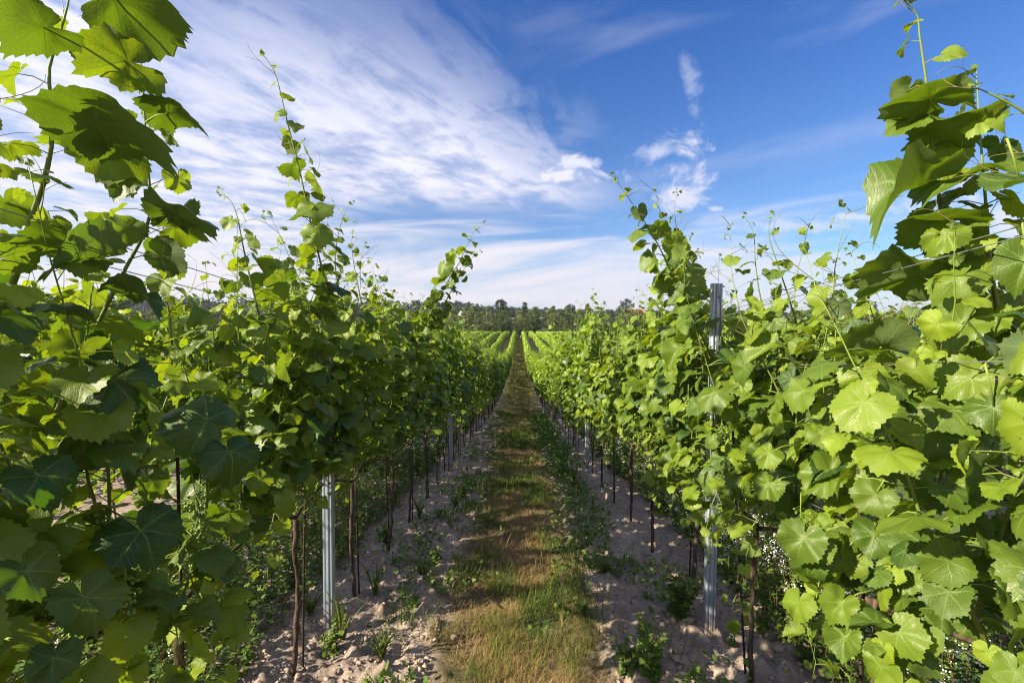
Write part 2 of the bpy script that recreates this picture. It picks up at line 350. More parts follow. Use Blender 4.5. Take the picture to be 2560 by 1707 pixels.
def gtop(x, y): return gz(y, x) + soil_relief(np.asarray(x, float), np.asarray(y, float))

def tag(o, label, cat, group=None, kind=None):
    if label: o['label'] = label
    if cat: o['category'] = cat
    if group: o['group'] = group
    if kind: o['kind'] = kind
    return o
def empty(name, loc, rz=0.0):
    o = bpy.data.objects.new(name, None); COL.objects.link(o); o.location = loc; o.rotation_euler = (0, 0, rz); o.empty_display_size = 0.1
    return o

# ------------------------------------------------------------------ vine leaves
def leaf_template(nb, rings):
    th = np.arange(nb) / nb * 2 * np.pi
    a = np.degrees(np.minimum(th, 2 * np.pi - th))
    r = np.interp(a, [0, 24, 52, 78, 106, 140, 166, 180], [1.0, .86, .95, .81, .87, .75, .55, .06])
    if nb >= 40:
        r = r * (1 + np.array([.045, -.005, -.040])[np.arange(nb) % 3] * (a < 165)); r[0] = 1.05
    elif nb >= 20: r = r * (1 + .05 * np.where(np.arange(nb) % 2 == 0, 1, -1) * (a < 160))
    V = [[0, 0]]; 
    for q_ in rings:
        rr = r if q_ == 1 else (0.85 * r + 0.15 * r.mean()) * q_
        V += list(np.stack([np.sin(th) * rr, np.cos(th) * rr], -1))
    V = np.array(V); k = np.arange(nb); k2 = (k + 1) % nb
    tri = np.stack([np.zeros(nb, int), 1 + k2, 1 + k], -1); qd = []
    for ri in range(len(rings) - 1):
        o_ = 1 + ri * nb; qd.append(np.stack([o_ + k, o_ + k2, o_ + nb + k2, o_ + nb + k], -1))
    return V, tri, (np.concatenate(qd) if qd else np.zeros((0, 4), int))
T0 = leaf_template(84, [.3, .55, .8, 1.0]); T1 = leaf_template(22, [.55, 1.0])
v2 = np.array([[0, -.15], [-.62, -.25], [-.80, .35], [-.45, .62], [0, 1], [.45, .62], [.80, .35], [.62, -.25]])
T2 = (v2, np.zeros((0, 3), int), np.array([[0, 4, 3, 2], [0, 6, 5, 4]]))
T2 = (v2, np.array([[0, 2, 1], [0, 7, 6]]), np.array([[0, 4, 3, 2], [0, 6, 5, 4]]))
v3 = np.array([[0, -.5], [-.75, .1], [0, .95], [.75, .1]]); T3 = (v3, np.array([[0, 2, 1], [0, 3, 2]]), np.zeros((0, 4), int))
def unit(a): return a / (np.linalg.norm(a, axis=-1, keepdims=True) + 1e-9)
def leaves(mb, tmpl, P, Tip, N, S, tint, rng, curl=1.0):
    """blade with its petiole end at P, tip along Tip, upper face along N, S = length from petiole to tip"""
    P = np.asarray(P, float); n = len(P)
    if n == 0: return
    N = unit(np.asarray(N, float)); Tip = np.asarray(Tip, float); Tip = unit(Tip - (Tip * N).sum(1)[:, None] * N); X_ = np.cross(Tip, N)
    v, tri, qd = tmpl; xx = v[None, :, 0]; yy = v[None, :, 1]; r = np.hypot(xx, yy); th = np.arctan2(xx, yy)
    f = (rng.normal(0.16, 0.22, n) * curl)[:, None]; dr = (rng.uniform(0.02, 0.42, n) * curl)[:, None]; wv = (rng.uniform(.04, .15, n) * curl)[:, None]; ph = rng.uniform(0, 6.28, n)[:, None]
    zz_ = f * (np.sqrt(xx * xx + .01) - .1) - dr * np.where(yy > 0, yy * yy, 0.25 * yy * yy) + wv * r * r * np.sin(3 * th + ph) - 0.10 * curl * r ** 3 + wv * .35 * r * np.sin(6 * th + ph * 2)
    if len(v) > 60: zz_ = zz_ + curl * (.045 * np.sin(7.3 * xx + ph) * np.sin(6.1 * yy + 2 * ph) + .05 * np.maximum(r - .6, 0) * np.sin(9 * th + 3 * ph) + rng.normal(0, .10, n)[:, None] * xx * yy)
    asp = rng.uniform(.88, 1.1, n)[:, None]
    xs = xx * asp * (1 - 0.35 * np.abs(f)); ys = yy * (1 - .2 * dr)
    S = np.asarray(S, float)
    W = P[:, None] + S[:, None, None] * (xs[..., None] * X_[:, None] + ys[..., None] * Tip[:, None] + zz_[..., None] * N[:, None])
    k = len(v); off = (np.arange(n) * k)[:, None, None]
    polys = []
    if len(tri): polys.append((tri[None] + off).reshape(-1, 3))
    if len(qd): polys.append((qd[None] + off).reshape(-1, 4))
    mb.add(W.reshape(-1, 3), polys, np.repeat(np.broadcast_to(tint, (n,)), k), np.tile(v, (n, 1)))

def shoot_path(rng, start, L, lean=(0, 0), n=None):
    n = n or max(5, int(L / 0.085)); p = np.array(start, float); d = unit(np.array([lean[0], lean[1], 1.0])); out_ = [p.copy()]
    for k in range(n):
        t_ = k / n; d = d + rng.normal(0, .10, 3) * np.array([1, 1, .3]) + np.array([-(p[0]) * .35 * (p[2] < 1.8), 0, .05 - .0 * t_])
        d = unit(d); p = p + d * L / n; out_.append(p.copy())
    return np.array(out_)
def resample(path, step):
    s = np.concatenate([[0], np.cumsum(np.linalg.norm(np.diff(path, axis=0), axis=1))]); q_ = np.arange(step * .5, s[-1], step)
    return np.stack([np.interp(q_, s, path[:, k]) for k in range(3)], -1), q_, s[-1]
def shoot_leaves(rng, path, step, smax, lod, side0=1, tip_len=.5, lateral=0.6, reach=1.0):
    """leaf data along one shoot: petiole start, blade base, tip dir, normal, size, tint"""
    pts, s, Lt = resample(path, step); n = len(pts); D = []
    for k in range(n):
        rem = Lt - s[k]; sz = smax * np.clip(0.16 + rem / tip_len, 0.16, 1.0) * rng.uniform(.78, 1.12)
        if s[k] < .12: sz *= .7
        age = np.clip(rem / .7, 0, 1)
        reps = 1 + (rng.random() < lateral and rem > .25) + (rng.random() < lateral * .5 and rem > .4)
        for q_ in range(reps):
            sd_ = side0 * (1 if (k + q_) % 2 else -1)
            out_d = unit(np.array([sd_ * rng.uniform(.5, 1.0), rng.normal(0, .62), rng.uniform(-.05, .55)]))
            zf = sz * (1 if q_ == 0 else rng.uniform(.42, .8)); pl = (0.9 * zf + .012) * rng.uniform(.7, 1.25) * reach * (1 + .6 * (q_ > 0))
            b = pts[k] + out_d * pl
            out_h = np.array([out_d[0], out_d[1], 0])
            N = unit(out_h * rng.uniform(.25, 1.0) + np.array([0, 0, rng.uniform(.35, 1.1)]) + np.array(sd) * .25 + rng.normal(0, .42, 3))
            Tp = out_h * rng.uniform(.3, 1) + np.array([0, 0, -rng.uniform(.4, 1.1)]) + rng.normal(0, .35, 3)
            ti_ = np.clip(rng.normal(.34, .23) + (1 - age) * .45 + (.18 if q_ else 0), 0, 1)
            D.append((pts[k], b, Tp, N, zf, ti_, pl))
    return D
def put_leaves(mbL, mbS, D, tmpl, rng, petiole=True, sides=4):
    if not D: return
    P0 = np.array([d[0] for d in D]); B = np.array([d[1] for d in D]); Tp = np.array([d[2] for d in D]); N = np.array([d[3] for d in D])
    S = np.array([d[4] for d in D]); ti_ = np.array([d[5] for d in D])
    leaves(mbL, tmpl, B, Tp, N, S, ti_, rng)
    if petiole: tubes_many(mbS, P0, (P0 + B) / 2 + np.array([0, 0, 1]) * (S[:, None] * .12), B, .0018 * S / .09 + .0003, .0013 * S / .09 + .0002, sides, .8)
def tendril(mb, p, d, L, rng, r=.0011):
    d = unit(np.array(d, float)); side = unit(np.cross(d, rng.normal(0, 1, 3))); pts = []
    n = 9; q_ = np.array(p, float); ang = 0
    for k in range(n + 1):
        pts.append(q_.copy()); ang += (k / n) ** 2 * .55; dd = d * math.cos(ang) + side * math.sin(ang); q_ = q_ + dd * L / n
    tube(mb, pts, np.linspace(r, r * .4, n + 1), 4, .8, False)
    if L > .05:
        q_ = pts[4]; pp = [q_]; dd = unit(d - side * .6)
        for k in range(5): q_ = q_ + dd * L * .09; dd = unit(dd - side * .12 * k + np.array([0, 0, .06])); pp.append(q_)
        tube(mb, pp, np.linspace(r * .8, r * .35, 6), 4, .8, False)
def trunk_mesh(mb, rng, h=.74, sides=9, r0=.019, lean=None, n=16):
    lx, ly = lean if lean is not None else rng.normal(0, .03, 2)
    tt = np.linspace(0, 1, n); p = np.stack([lx * tt + np.cumsum(rng.normal(0, .004, n)), ly * tt + np.cumsum(rng.normal(0, .004, n)), -.06 + tt * (h + .06)], -1)
    p[:, :2] -= p[1, :2] * np.array([1, 1]) * 0
    r = np.interp(tt, [0, .08, .5, .85, 1], [1.25, 1.0, .82, .95, .7]) * r0 * (1 + rng.normal(0, .13, n))
    tube(mb, p, r, sides); return p[-1]
ICO = None
def ico(sub):
    import bmesh
    bm = bmesh.new(); bmesh.ops.create_icosphere(bm, subdivisions=sub, radius=1); bm.verts.ensure_lookup_table()
    V = np.array([v.co[:] for v in bm.verts]); Fc = np.array([[v.index for v in f.verts] for f in bm.faces]); bm.free(); return V, Fc
IC1, IC2 = ico(1), ico(2)
def blobs(mb, C, Rr, tint, ic=IC1, jit=0.0, rng=None, squash=None):
    V, Fc = ic; n = len(C); W = np.repeat(V[None], n, 0)
    if jit: W = W * (1 + rng.normal(0, jit, (n, len(V), 1)))
    if squash is not None: W = W * squash[:, None, :]
    W = np.asarray(C)[:, None] + W * np.asarray(Rr)[:, None, None]
    mb.add(W.reshape(-1, 3), [(Fc[None] + (np.arange(n) * len(V))[:, None, None]).reshape(-1, 3)], np.repeat(np.broadcast_to(tint, (n,)), len(V)))
def grape_cluster(rng, top, L=.12, W=.035, nb=60, ic=IC1, dirn=(0, 0, -1)):
    mb = MB(); dirn = unit(np.array(dirn, float)); t_ = rng.random(nb) ** .8
    rad = W * (1 - .65 * t_) * np.sqrt(rng.random(nb)); ph = rng.uniform(0, 6.28, nb)
    a = unit(np.cross(dirn, [.2, .9, .1])); b = np.cross(dirn, a)
    C = np.array(top) + dirn * (t_ * L + .02)[:, None] + a * (rad * np.cos(ph))[:, None] + b * (rad * np.sin(ph))[:, None]
    blobs(mb, C, rng.uniform(.0032, .0052, nb), rng.uniform(.2, 1, nb), ic)
    ax = np.array(top) + dirn * (t_ * L)[:, None]
    tubes_many(mb, ax, (ax + C) / 2, C, .0008, .0006, 3, .8)
    tube(mb, [np.array(top) - dirn * .04, top, np.array(top) + dirn * L * .9], [.0018, .0016, .0008], 4, .8)
    return mb

def vine_near(loc, rng, tall=None, nshoot=9, smax=.092, lbase=.93):
    root = empty('grape_vine', loc)
    mb = MB(); top = trunk_mesh(mb, rng, .72, 10, rng.uniform(.010, .014)); tr = mb.obj('trunk', M_BARK, root)
    for s_ in (-1, 1):
        mb = MB(); n = 7; yy = np.linspace(0, s_ * .34, n)
        p = np.stack([top[0] * (1 - np.linspace(0, 1, n)) + rng.normal(0, .006, n), top[1] + yy, top[2] - .02 + .07 * np.sin(np.linspace(0, 1.5, n)) - yy * .11], -1)
        tube(mb, p, np.linspace(.009, .005, n), 7); mb.obj('cane', M_BARK, root)
    ys = np.linspace(-.34, .34, nshoot) + rng.normal(0, .02, nshoot)
    for k in range(nshoot):
        L = rng.normal(lbase, .09)
        if tall is not None and k in tall: L = tall[k]
        elif rng.random() < .16: L += rng.uniform(.1, .3)
        p = shoot_path(rng, (rng.normal(0, .02), ys[k], .80 - ys[k] * .11), L, (rng.normal(0, .12), rng.normal(0, .15)))
        add_shoot(root, p, rng, smax)
    for k in range(rng.integers(3, 6)):
        grape_cluster(rng, (rng.choice([-1, 1]) * rng.uniform(.03, .12), rng.uniform(-.34, .34), rng.uniform(.82, 1.0)), rng.uniform(.08, .12), .034, 55).obj('grape_cluster', M_GRAPE, root)
    return root
def add_shoot(root, p, rng, smax=.092, r0=.0055, step=.052, lateral=.85, tip_len=.5, side=None, reach=1.0, tmpl=None, tendrils=True):
    mS, mL = MB(), MB(); TD = []
    tube(mS, p, r0 * (1 - .88 * np.linspace(0, 1, len(p)) ** .8), 7, np.linspace(0, 1, len(p)).repeat(7))
    # curled growing tip
    tip = p[-1]; D2 = [(tip, tip + rng.normal(0, .009, 3), rng.normal(0, 1, 3), rng.normal(0, 1, 3) + [0, 0, 1], rng.uniform(.006, .012), .6, .004) for _ in range(3)]
    D = shoot_leaves(rng, p, step, smax, 0, side or rng.choice([-1, 1]), tip_len, lateral, reach)
    D = D + D2; o_ = np.array(root.location); Dk = []
    for d_ in D:                                  # leaf pulled off in front of the head of the near right post
        c = d_[1] + o_; px_, py_ = 1192 + F * c[0] / c[1], 748 - F * (c[2] - CAM_Z) / c[1]
        if 1600 < px_ < 1672 and 625 < py_ < 800 and c[1] < 2.45 and rng.random() < .93: continue
        if 1603 < px_ < 1660 and 800 <= py_ < 1180 and c[1] < 2.42 and rng.random() < .78: continue
        Dk.append(d_)
    D = Dk
    put_leaves(mL, mS, D, tmpl or T0, rng)
    so_ = mS.obj('shoot', M_SHOOT, root); mL.obj('leaves', M_LEAF, so_)
    pts, s, Lt = resample(p, .11); cnt = 0
    if tendrils:
        for k in range(len(pts)):
            if Lt - s[k] < .55 and rng.random() < .75:
                mT = MB(); TD.append(mT); tendril(mT, pts[k], [rng.choice([-1, 1]) * rng.uniform(.4, 1), rng.normal(0, .6), rng.uniform(.2, .9)], rng.uniform(.07, .19), rng); cnt += 1
    for mT in TD: mT.obj('tendril', M_TEND, so_)
    return so_
def vine_mid(rng, name='grape_vine', nshoot=9, smax=.082):
    root = empty(name, (0, 0, 0))
    mb = MB(); top = trunk_mesh(mb, rng, .72, 7, rng.uniform(.009, .012), None, 9); mb.obj('trunk', M_BARK, root)
    mF = MB(); ys = np.linspace(-.34, .34, nshoot)
    for k in range(nshoot):
        L = rng.normal(1.17, .11) + (rng.uniform(.1, .5) if rng.random() < .38 else 0)
        p = shoot_path(rng, (rng.normal(0, .03), ys[k] + rng.normal(0, .02), .80 - ys[k] * .11), L, (rng.normal(0, .14), rng.normal(0, .16)))
        mS = MB(); tube(mS, p, np.linspace(.005, .0015, len(p)), 4, .8, False)
        put_leaves(mF, mS, shoot_leaves(rng, p, .06, smax, 1, rng.choice([-1, 1]), .42, 1.0), T1, rng, True, 3)
        if L > 1.2:
            for _ in range(3): tendril(mS, p[-rng.integers(2, 6)], [rng.choice([-1, 1]), rng.normal(0, .6), .6], rng.uniform(.08, .16), rng, .0014)
        mS.obj('shoot', M_SHOOT, root)
    for k in range(5):
        s_ = np.linspace(0, 1, 8); y0 = rng.uniform(-.34, .34); sd_ = rng.choice([-1, 1]); P = np.stack([sd_ * rng.uniform(.06, .2) * np.sin(s_ * 1.6), y0 + rng.normal(0, .12) * s_, .86 + .1 * np.sin(s_ * 3.1) - rng.uniform(.2, .42) * s_ ** 1.6], -1)
        mS = MB(); tube(mS, P, np.linspace(.0035, .001, 8), 4, .8, False); put_leaves(mF, mS, shoot_leaves(rng, P, .055, .07, 1, sd_, .3, .8), T1, rng, True, 3); mS.obj('shoot', M_SHOOT, root)
    mF.obj('foliage', M_LEAFM, root)
    for k in range(3):
        grape_cluster(rng, (rng.choice([-1, 1]) * rng.uniform(.05, .12), rng.uniform(-.34, .34), rng.uniform(.82, 1.0)), .10, .034, 26, IC1).obj('grape_cluster', M_GRAPE, root)
    return root
def vine_far(rng, nleaf=330):
    root = empty('grape_vine', (0, 0, 0))
    mb = MB(); trunk_mesh(mb, rng, .78, 5, .016, None, 5); mb.obj('trunk', M_BARK, root)
    mF = MB(); far_foliage(mF, rng, np.zeros(nleaf), np.zeros(nleaf), nleaf, .098, T2)
    for k in range(6):
        h = rng.uniform(1.95, 2.45); y0 = rng.uniform(-.35, .35); x0 = rng.normal(0, .06); nn = 9
        zz_ = np.linspace(1.8, h, nn); leaves(mF, T2, np.stack([x0 + rng.normal(0, .03, nn), y0 + rng.normal(0, .03, nn), zz_], -1), rng.normal(0, 1, (nn, 3)), rng.normal(0, .5, (nn, 3)) + [0, 0, .8], np.linspace(.07, .03, nn), .8, rng)
        tube(mF, [[x0, y0, 1.7], [x0, y0, h + .05]], [.004, .002], 3, .8, False)
    mF.obj('foliage', M_LEAFM, root)
    return root
def far_foliage(mb, rng, bx, by, n, size, tmpl, ylen=.72, zt=1.92, bz=0.0):
    sdn = rng.choice([-1, 1], n); z = .64 + (zt - .64) * rng.random(n) ** .85
    th_ = np.interp(z, [.7, 1.0, 1.6, 1.95], [.16, .25, .24, .13])
    z = .72 + (z - .72) * (.80 + .36 * vnoise(np.asarray(by) * 1.7 + np.asarray(bx) * 7.7, np.asarray(bx) * 3.1, 5))
    bx = bx + .26 * (vnoise(np.asarray(by) * 1.1, np.asarray(bx) * 5.3, 15) - .5)
    P = np.stack([bx + sdn * th_ * np.sqrt(rng.uniform(.12, 1.15, n)), by + rng.uniform(-.5, .5, n) * ylen, z + bz], -1)
    N = np.stack([sdn * rng.uniform(.3, 1, n), rng.normal(0, .45, n), rng.uniform(.3, 1.1, n)], -1) + np.array(sd) * .25
    Tp = np.stack([sdn * .5, rng.normal(0, .5, n), -rng.uniform(.3, 1, n)], -1)
    leaves(mb, tmpl, P, Tp, N, size * rng.uniform(.5, 1.3, n), np.clip(rng.normal(.42, .26, n) + (z > 1.7) * .25, 0, 1), rng)

# ------------------------------------------------------------------ copies
def copy_tree(o, parent=None):
    c = o.copy(); COL.objects.link(c)
    if parent: c.parent = parent
    for ch in list(o.children): copy_tree(ch, c)
    return c
ORD = ['zeroth', 'first', 'second', 'third', 'fourth', 'fifth', 'sixth', 'seventh', 'eighth', 'ninth', 'tenth', 'eleventh', 'twelfth']
VY0, VSTEP, PY0, PSTEP = 1.25, 0.708, 2.37, 4.25
def row_name(x):
    k = int(round((abs(x) + 1) / 2)); side = 'left' if x < 0 else 'right'
    return ('nearest %s row' % side) if k == 1 else ('%s %s row' % (ORD[k] if k < 13 else 'last', side))
def vine_label(x, y, near):
    k = int(math.floor((y - PY0) / PSTEP)) + 1; m_ = int(round((y - (PY0 + (k - 1) * PSTEP)) / VSTEP + .5))
    if k <= 0:
        m_ = max(1, int(round((PY0 - y) / VSTEP + .5)))
        return 'leafy grape vine in the %s, %s before the nearest post' % (row_name(x), ORD[m_])
    return 'leafy grape vine in the %s, %s beyond its %s post' % (row_name(x), ORD[max(1, m_)], ORD[min(k, 12)])
rng = np.random.default_rng(7)
VG = 'grape vines trained along the trellis rows'
near_v = {}
for side in (-1, 1):
    for k in range(-3, 6):
        y = VY0 + k * VSTEP
        if side == 1 and k < -2: continue
        tall = None
        r_ = np.random.default_rng(100 + k * 2 + side)
        x0 = side * 1.0 + r_.normal(0, .015)
        v_ = vine_near((x0, y, float(gtop(x0, y))), r_, tall, 8 if k < 1 else (9 if side > 0 else 10), .070 if k < 1 else .080, .93 if (k < 1 or (side > 0 and k < 2)) else 1.08)
        tag(v_, vine_label(side, y, True), 'vine', VG); near_v[(side, k)] = v_
mids = [vine_mid(np.random.default_rng(300 + k)) for k in range(7)]
fars = [vine_far(np.random.default_rng(400 + k)) for k in range(5)]
cand = []
for row in range(-13, 13):
    x = 2 * row + 1.0
    for k in range(-3, 180):
        y = VY0 + k * VSTEP
        if (x in (-1.0, 1.0) and k < 6): continue
        if y < 0.6 and not (x == -3.0 and y > -1): continue
        if abs(x) > y * 1.2 + 1.2: continue
        d = math.hypot(x, y); vis = 1.0 if abs(x) < 1.5 else (0.62 if abs(x) < 3.5 else .45)
        cand.append((vis / d, x, y, k))
cand.sort(reverse=True)
indiv = cand[:275]; used_m = 0; used_f = 0; taken = set()
first_m = {id(p): False for p in mids + fars}
for (s_, x, y, k) in indiv:
    taken.add((x, k)); d = math.hypot(x, y)
    pool = mids if (d < 13 and abs(x) < 3.5) or d < 9 else fars
    pr = pool[int(rng.integers(len(pool)))]
    if not first_m[id(pr)]: first_m[id(pr)] = True; o_ = pr
    else: o_ = copy_tree(pr)
    xx = x + rng.normal(0, .015); o_.location = (xx, y, float(gz(y) + soil_relief(np.array(xx), np.array(y)))); sc_ = rng.uniform(.94, 1.06)
    flip = rng.random() < .5
    o_.rotation_euler = (0, 0, math.pi if flip else 0); o_.scale = (1, 1, sc_)
    rk = int(round((abs(x) + 1) / 2)); pk = int((y - PY0) / PSTEP) + 1
    if rk <= 2 and pk <= 10: lab = vine_label(x, y, False)
    else: lab = 'small distant grape vine among many alike in the ' + row_name(x)
    tag(o_, lab, 'vine', VG)
for p in mids + fars:
    if not first_m[id(p)]:
        for ch in list(p.children): bpy.data.objects.remove(ch)
        bpy.data.objects.remove(p)
# the rest of the vineyard as one mass
mF = MB(); mTk = MB(); tot = 0
for row in range(-40, 40):
    x = 2 * row + 1.0
    ks = [k for k in range(0, 182) if (x, k) not in taken and not (abs(x) == 1 and k < 6) and abs(x) <= (VY0 + k * VSTEP) * 1.12 + 1]
    if not ks: continue
    ys = VY0 + np.array(ks) * VSTEP; d = np.hypot(x, ys)
    cnt = np.interp(d, [0, 25, 50, 90, 140], [260, 170, 95, 60, 42]).astype(int)
    if abs(x) > 12: cnt = (cnt * .75).astype(int)
    by = np.repeat(ys, cnt); dd = np.repeat(d, cnt)
    far_foliage(mF, rng, np.full(len(by), x), by, len(by), np.interp(dd, [0, 25, 50, 90, 140], [.10, .12, .155, .19, .22]), T3, .8, 1.95, gz(by))
    if abs(x) < 16:
        n = len(ys); P0 = np.stack([np.full(n, x), ys, gz(ys)], -1); tubes_many(mTk, P0, P0 + [0, 0, .4], P0 + [0, 0, .8], .02, .018, 3)
    nb = len(ys); kk = rng.random(nb) < .35; P0 = np.stack([x + rng.normal(0, .1, nb), ys + rng.uniform(-.3, .3, nb), gz(ys) + 1.85], -1)[kk]
    hh_ = rng.uniform(.15, .45, len(P0)); tubes_many(mF, P0, P0 + np.array([0, 0, .5]) * hh_[:, None], P0 + np.array([0, 0, 1]) * hh_[:, None], .02, .008, 3, .7)
vo = mF.obj('vineyard_rows', M_LEAFF); tag(vo, 'bright green rows of vines filling the distant slope below the wood', 'vineyard', None, 'stuff')
vt = mTk.obj('vineyard_trunks', M_BARK); tag(vt, 'thin dark stems under the distant vine rows', 'vine stems', None, 'stuff')

# ------------------------------------------------------------------ posts, stakes and wires
def post_profile():
    w_, d_, t_ = .027, .019, .0022
    outer = [(-w_, d_), (-w_, -.006), (-w_ + .004, -.012), (-.017, -.012), (-.014, -.007), (-.009, -.007), (-.006, -.015), (.006, -.015), (.009, -.007), (.014, -.007), (.017, -.012), (w_ - .004, -.012), (w_, -.006), (w_, d_)]
    lips = [(w_ - .008, d_ + .001)]
    o_ = np.array(outer); inner = o_.copy(); inner[:, 1] += t_; inner[0] = (-w_ + t_, d_); inner[1] = (-w_ + t_, -.004); inner[-1] = (w_ - t_, d_); inner[-2] = (w_ - t_, -.004)
    return np.concatenate([o_, inner[::-1]])
PROF = post_profile()
def make_post(h=1.85, hooks=True):
    root = empty('trellis_post', (0, 0, 0))
    n = len(PROF); zs = [-.25, h]; V = np.array([[a, b, z] for z in zs for a, b in PROF]); k = np.arange(n); k2 = (k + 1) % n
    mb = MB(); Q = np.stack([k, k2, n + k2, n + k], -1); m2 = n // 2
    cq = np.array([[n + a, n + a + 1, n + (n - 2 - a), n + (n - 1 - a)] for a in range(m2 - 1)])
    mb.add(V, [Q, cq]); mb.obj('steel_profile', M_STEEL, root, False)
    if hooks:
        for z in (.45, .75, .98, 1.2, 1.42, 1.68):
            m2_ = MB()
            for s_ in (-1, 1):
                box(m2_, (s_ * .0295, .004, z), (.005, .012, .006)); box(m2_, (s_ * .0310, .004, z + .006), (.0025, .012, .010))
            m2_.obj('wire_hook', M_STEEL, root, False)
        m2_ = MB(); ph = np.linspace(0, 6.283, 13)[:-1]; V = np.stack([.004 * np.cos(ph), np.full(12, -.0158), h - .07 + .004 * np.sin(ph)], -1)
        m2_.add(V, [np.arange(12)[None]]); m2_.obj('hole_shade_disc', M_TIE, root, False)  # flat black disc stands in for the shade inside a hole
    return root
pp = make_post(); pf = True; PG = 'galvanised posts standing in the vine rows'
for kp in range(0, 14):
    for row in (-3, -2, -1, 0, 1, 2):
        x = 2 * row + 1.0; y = PY0 + kp * PSTEP - (.04 if kp == 0 else 0)
        if abs(x) > 1.5 and (kp > 7 or abs(x) > y * 1.1): continue
        o_ = pp if pf else copy_tree(pp); pf = False
        if x == 1.0 and kp == 0: y = 2.35
        o_.location = (x, y, float(gz(y))); o_.rotation_euler = (R(rng.normal(0, .5)), R(rng.normal(0, .5)), R(rng.normal(0, 4)))
        if kp == 0 and row == 0: o_.rotation_euler = (0, R(.4), R(4))
        kk = kp + 1 if abs(x) < 1.5 or y > 3 else kp + 1
        if kp < 3 and abs(x) < 1.5: lab = 'grey ribbed steel post, %s from the camera in the %s' % (ORD[kk], row_name(x))
        else: lab = 'grey steel post, %s from the camera in the %s' % (ORD[min(kk, 12)] if kk <= 12 else 'last', row_name(x))
        tag(o_, lab, 'post', PG)
def make_stake():
    mb = MB(); tube(mb, [[0, 0, -.1], [.002, 0, .5], [0, 0, 1.15]], .0048, 6); 
    return mb.mesh('vine_stake', M_ROD, True)
sm = make_stake(); tie = MB()
for a in (.35, .55): 
    ph = np.linspace(0, 6.283, 12); tube(tie, np.stack([.012 + .022 * np.cos(ph), .013 * np.sin(ph), a + .002 * np.sin(ph * 2)], -1), .0022, 4)
tiem = tie.mesh('tie', M_TIE)
for side in (-1, 1):
    for k in range(-1, 26):
        y = VY0 + k * VSTEP; x = side + .03 + (k % 3) * .008 - .02; yy = y + .045
        o_ = link('vine_stake', sm); o_.location = (x, yy, float(gz(y))); o_.rotation_euler = (R(rng.normal(0, 1.6)), R(rng.normal(0, 1.6)), R(rng.uniform(150, 210)))
        if k <= 5: t2 = link('tie', tiem, o_)
        kk = k + 2
        lab = 'thin dark metal rod by the %s vine stem of the %s' % (ORD[kk] if kk < 13 else ORD[12], row_name(side)) if kk <= 12 else 'thin dark rod far along the ' + row_name(side)
        tag(o_, lab, 'stake', 'thin rods staking the vine stems')
wy = np.concatenate([np.arange(-1.5, 12, .53), np.arange(12, 60, 2)])
WN = {.75: 'lowest', .96: 'second lowest', 1.02: 'third lowest', 1.42: 'third highest', 1.66: 'second highest', 1.70: 'topmost'}
for row in (-2, -1, 0, 1):
    x = 2 * row + 1.0
    for hgt, nm_ in WN.items():
        if abs(x) > 1.5 and nm_ in ('third lowest', 'second highest'): continue
        mb = MB(); off = .034 * (1 if hgt in (.75, 1.02, 1.70) else -1)
        ph = (wy - PY0) / PSTEP; sag = -.012 * np.sin(np.pi * (ph % 1)) ** 2
        tube(mb, np.stack([np.full(len(wy), x + off), wy, gz(wy) + hgt + sag], -1), .00145, 5)
        o_ = mb.obj('trellis_wire', M_WIRE); tag(o_, '%s thin steel wire strung along the %s' % (nm_, row_name(x)), 'wire', 'wires of the trellis')
